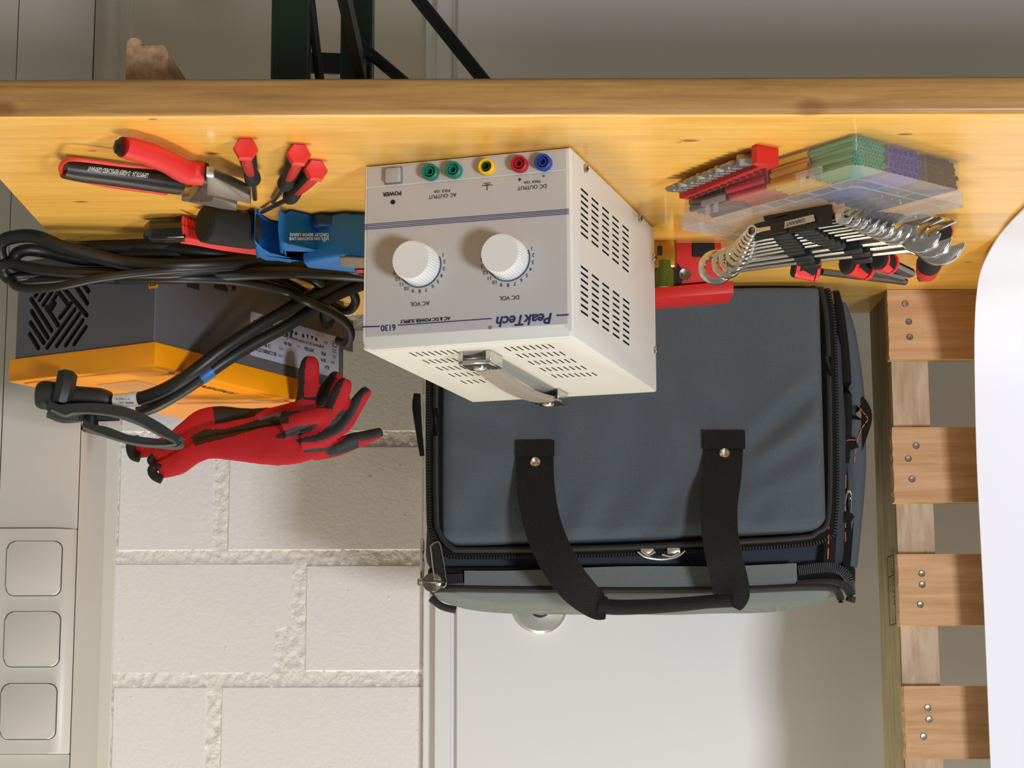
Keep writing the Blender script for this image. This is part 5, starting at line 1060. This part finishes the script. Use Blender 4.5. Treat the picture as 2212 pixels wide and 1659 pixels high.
fill('rtube', 'dark red shrink tube lying in the back half of the clear box', c2 + .001, c3 + .02, d1 + .001, d2 - .001, .0026, .045, 12, 7, jit=.06)

# ================================================================== WRENCHES IN THEIR HOLDER
NW = 11
RC = list(zip([1627, 1624, 1619, 1615, 1611, 1607, 1602, 1595, 1583, 1571, 1547], [500, 506, 512, 519, 527, 534, 542, 550, 560, 569, 578])); RRp = [14, 15.5, 17, 19, 21, 23, 25, 27.5, 30.5, 34, 39]
OC = list(zip([1822, 1838, 1852, 1868, 1882, 1900, 1916, 1932, 1985, 2006, 2028], [468, 472, 476, 481, 484, 488, 492, 496, 505, 512, 522])); ORp = [19, 21, 23, 26, 28, 31, 33, 36, 44, 48, 54]
rank = ['smallest wrench, at the very front', 'second smallest wrench, behind the smallest', 'third wrench from the front', 'fourth wrench from the front', 'fifth wrench from the front', 'middle wrench, sixth from the front', 'fifth largest wrench', 'fourth largest wrench', 'third largest wrench', 'second largest wrench', 'largest wrench, at the very back']
SH = []
for i in range(NW):
    t = i / (NW - 1); ya = 1.428 + .078 * t; yb_ = 1.384 + .082 * t; ya += .003 * max(0, i - 8); yb_ += .004 * max(0, i - 8)
    A_ = ony(*RC[i], ya); B_ = ony(*OC[i], yb_); ra = RRp[i] / F * ya; rb = ORp[i] / F * yb_
    th = .0034 + .0022 * t; dirx = (B_ - A_); L_ = dirx.length; ez = Vector((0, 0, 1)); nrm = dirx.cross(ez).normalized(); mt = frame(A_, dirx, None, nrm)   # local z = nrm, local y = ez x ex
    w = thing('combination_wrench', 'chrome combination wrench in the black holder: ' + rank[i], 'wrench', (A_.x, A_.y, A_.z), 0, 'combination wrenches in the black holder')
    # ring
    b = NB(); n = 48; ro = []; 
    out = [Vector((ra * cos(2 * PI * k / n), ra * sin(2 * PI * k / n), 0)) for k in range(n)]
    inn = [Vector(((ra * .70 if k % 4 in (0, 1) else ra * .63) * cos(2 * PI * k / n), (ra * .70 if k % 4 in (0, 1) else ra * .63) * sin(2 * PI * k / n), 0)) for k in range(n)]
    hz = .0023 + .0006 * t
    lay = []
    for z_, so, si in ((-hz, .93, 1.0), (-hz * .8, 1, .98), (hz * .8, 1, .98), (hz, .93, 1.0)):
        lay.append(([b.verts.new(mt @ Vector((v.x * so, v.y * so, z_))) for v in out], [b.verts.new(mt @ Vector((v.x * si * 1.0, v.y * si, z_))) for v in inn]))
    for (o0, i0), (o1, i1) in zip(lay, lay[1:]):
        for k in range(n): j = (k + 1) % n; b.faces.new((o0[k], o0[j], o1[j], o1[k])); b.faces.new((i0[k], i1[k], i1[j], i0[j]))
    for (o0, i0) in (lay[0], lay[-1]):
        for k in range(n): j = (k + 1) % n; b.faces.new((o0[k], i0[k], i0[j], o0[j]))
    # shaft
    ws = ra * .42; we = rb * .30; st = []
    for u, hh, tt in ((ra * .86, ws * 1.35, th * .62), (ra * 1.3, ws, th * .5), (L_ * .5, ws * .86, th * .45), (L_ - rb * 1.2, we * 1.05, th * .48), (L_ - rb * .7, rb * .62, th * .55)):
        st.append([b.verts.new(mt @ Vector((u, hh * cy_, tt * cz_))) for cy_, cz_ in ((1, .35), (1, -.35), (.75, -1), (-.75, -1), (-1, -.35), (-1, .35), (-.75, 1), (.75, 1))])
    for r0, r1 in zip(st, st[1:]):
        for k in range(8): b.faces.new((r0[k], r0[(k + 1) % 8], r1[(k + 1) % 8], r1[k]))
    b.faces.new(st[0]); b.faces.new(st[-1])
    # open end, mouth turned 15 degrees
    a0 = math.radians(-18); po = []
    for k in range(25):
        a = math.radians(38 + (360 - 76) * k / 24); po.append((rb * cos(a) * (1.08 if abs(k - 12) > 9 else 1), rb * sin(a)))
    mo_ = rb * .46
    po += [(rb * .98, -mo_), (rb * .15, -mo_), (-rb * .12, -mo_ * .62), (-rb * .12, mo_ * .62), (rb * .15, mo_), (rb * .98, mo_)]
    po = [(x * cos(a0) - y * sin(a0) + L_, x * sin(a0) + y * cos(a0)) for x, y in po]
    prism(b, [mt @ Vector((x, y, -hz * .92)) for x, y in po], (mt.to_3x3() @ Vector((0, 0, hz * 1.84))), th * .16, 2)
    obj('wrench_body', b, 'chrome' if i != 2 else 'chrome', w, smooth=35)
    SH.append((A_, B_, mt, ws, th, L_))
HD = thing('wrench_holder', 'black plastic clip holder gripping the wrenches, on top of the clear box', 'holder', (-.2, 1.42, .033))
q = [ony(1643, 480, 1.424), ony(1799, 440, 1.385), ony(1799, 484, 1.385), ony(1643, 518, 1.424)]
nb = Vector((.62, .78, 0)); A0, B0 = SH[0][0], SH[0][1]
b = NB(); off = Vector((.004, .006, 0)); prism(b, q, off, .0006, 1); fr_ = obj('front_block', b, 'blackp', HD, smooth=30)
b = NB(); q2 = [ony(1676, 484, 1.4148), ony(1757, 464, 1.3945), ony(1760, 478, 1.3938), ony(1678, 498, 1.4142)]; prism(b, [p + Vector((0, -.0012, 0)) for p in q2], (0, .0012, 0)); M['plate'] = mat('silver_plate', '#b5b0aa', .3, .6); lp_ = obj('name_plate', b, 'plate', HD, label='silver name plate with small print')
text('plate_text', 'GARANT', .0040, (q2[0] + q2[2]) / 2 + Vector((0, -.0016, 0)), q2[0] - q2[1], (0, 0, 1), 'ink', HD)
b = NB(); q3 = [SH[0][0].lerp(SH[0][1], .12), SH[0][0].lerp(SH[0][1], .86), SH[-1][0].lerp(SH[-1][1], .60), SH[-1][0].lerp(SH[-1][1], .32)]
zb_2 = .0342; prism(b, [Vector((p.x, p.y, zb_2)) for p in q3], (0, 0, .0022)); obj('base_plate', b, 'blackp', HD)
for i in range(NW):
    A_, B_, mt, ws, th, L_ = SH[i]; t = i / (NW - 1)
    for f0 in ((.30 + .10 * t, .52 + .16 * t) if i < NW - 1 else (.43, .66)):
        x0 = L_ * f0; lw = .0062; b = NB()
        box(b, (x0 - lw, -ws * 1.5 - .0005, -th * .9), (x0 + lw, ws * 1.25 + .001, -th * .55), .0005, 1, mtx=mt); box(b, (x0 - lw, -ws * 1.5 - .0005, th * .55), (x0 + lw, ws * 1.25 + .001, th * 1.0), .0005, 1, mtx=mt)
        box(b, (x0 - lw * 1.1, ws * .98, -th * .9), (x0 + lw * 1.1, ws * .98 + .0032, th * 1.2), .0013, 2, mtx=mt)
        zb = (mt @ Vector((x0, -ws, 0))).z
        obj('clip', b, 'blackp', HD, smooth=35)

# ================================================================== TOOLS BEHIND THE WRENCHES
def wt(x, y): return (1660 + x / 5.027, 540 + y / 5.027)
def bigdriver(label, h0, h1, tip, yh, yt, r, shaft_r, n=16, m='redg'):
    A_ = ony(*wt(*h0), yh); B_ = ony(*wt(*h1), yt[0]); T_ = ony(*wt(*tip), yt[1]); t = thing('screwdriver', label, 'screwdriver', (A_.x, A_.y, 0))
    b = NB(); d = B_ - A_; tube(b, [A_, A_ + d * .1, A_ + d * .4, A_ + d * .75, A_ + d * .9, B_], [r * .7, r, r * .9, r, r * .85, r * .6], n, k=4); obj('handle', b, 'blackm', t, smooth=True)
    b = NB()
    for kk in (.15, .86): b_ = NB(); p = A_ + d * kk; q_ = A_ + d * (kk + .12); tube(b_, [p, q_], r * 1.06, n, k=0, mi=0); obj('collar', b_, m, t, smooth=35)
    tube(b, [A_ + d * .2 + Vector((0, -.1 * r, r * .35)), A_ + d * .8 + Vector((0, -.1 * r, r * .35))], r * .72, 10, k=3); obj('grip_band', b, m, t, smooth=True, label='bright red soft grip')
    b = NB(); tube(b, [B_, T_], shaft_r, 8, k=0, flat=.8); obj('blade', b, 'dsteel', t, smooth=35); return t
bigdriver('red and black screwdriver behind the wrenches, its blade the longest in view', (250, 180), (560, 235), (1480, 345), 1.60, (1.60, 1.68), .0085, .0038)
bigdriver('red and black screwdriver behind the wrenches, the middle of the three', (830, 130), (1080, 205), (1440, 300), 1.57, (1.585, 1.64), .0090, .0045)
bigdriver('red and black screwdriver behind the wrenches with the shortest visible blade', (1180, 95), (1320, 150), (1530, 250), 1.56, (1.575, 1.63), .0082, .0052)
A_ = ony(1990, 505, 1.475); B_ = ony(2006, 578, 1.55); 
t = thing('hex_driver', 'red and black driver with a stubby hexagonal shaft behind the largest wrench', 'screwdriver', (B_.x, B_.y, 0))
b = NB(); tube(b, [onz(2030, 500, .014), onz(2018, 545, .014), onz(2004, 575, .013)], [.0095, .0108, .0098], 16, k=4); obj('handle', b, 'blackm', t, smooth=True)
b = NB(); tube(b, [onz(2007, 570, .013), onz(2002, 586, .0128)], [.0106, .0092], 16, k=0); obj('collar', b, 'redg', t, smooth=35); b = NB(); tube(b, [onz(2036, 498, .013), onz(2030, 510, .014)], .0085, 16, k=0); obj('collar', b, 'redg', t, smooth=35)
b = NB(); tube(b, [onz(2003, 575, .0128), onz(1990, 600, .0115)], [.0040, .0040], 6, k=0); obj('hex_shaft', b, 'dsteel', t, smooth=25)
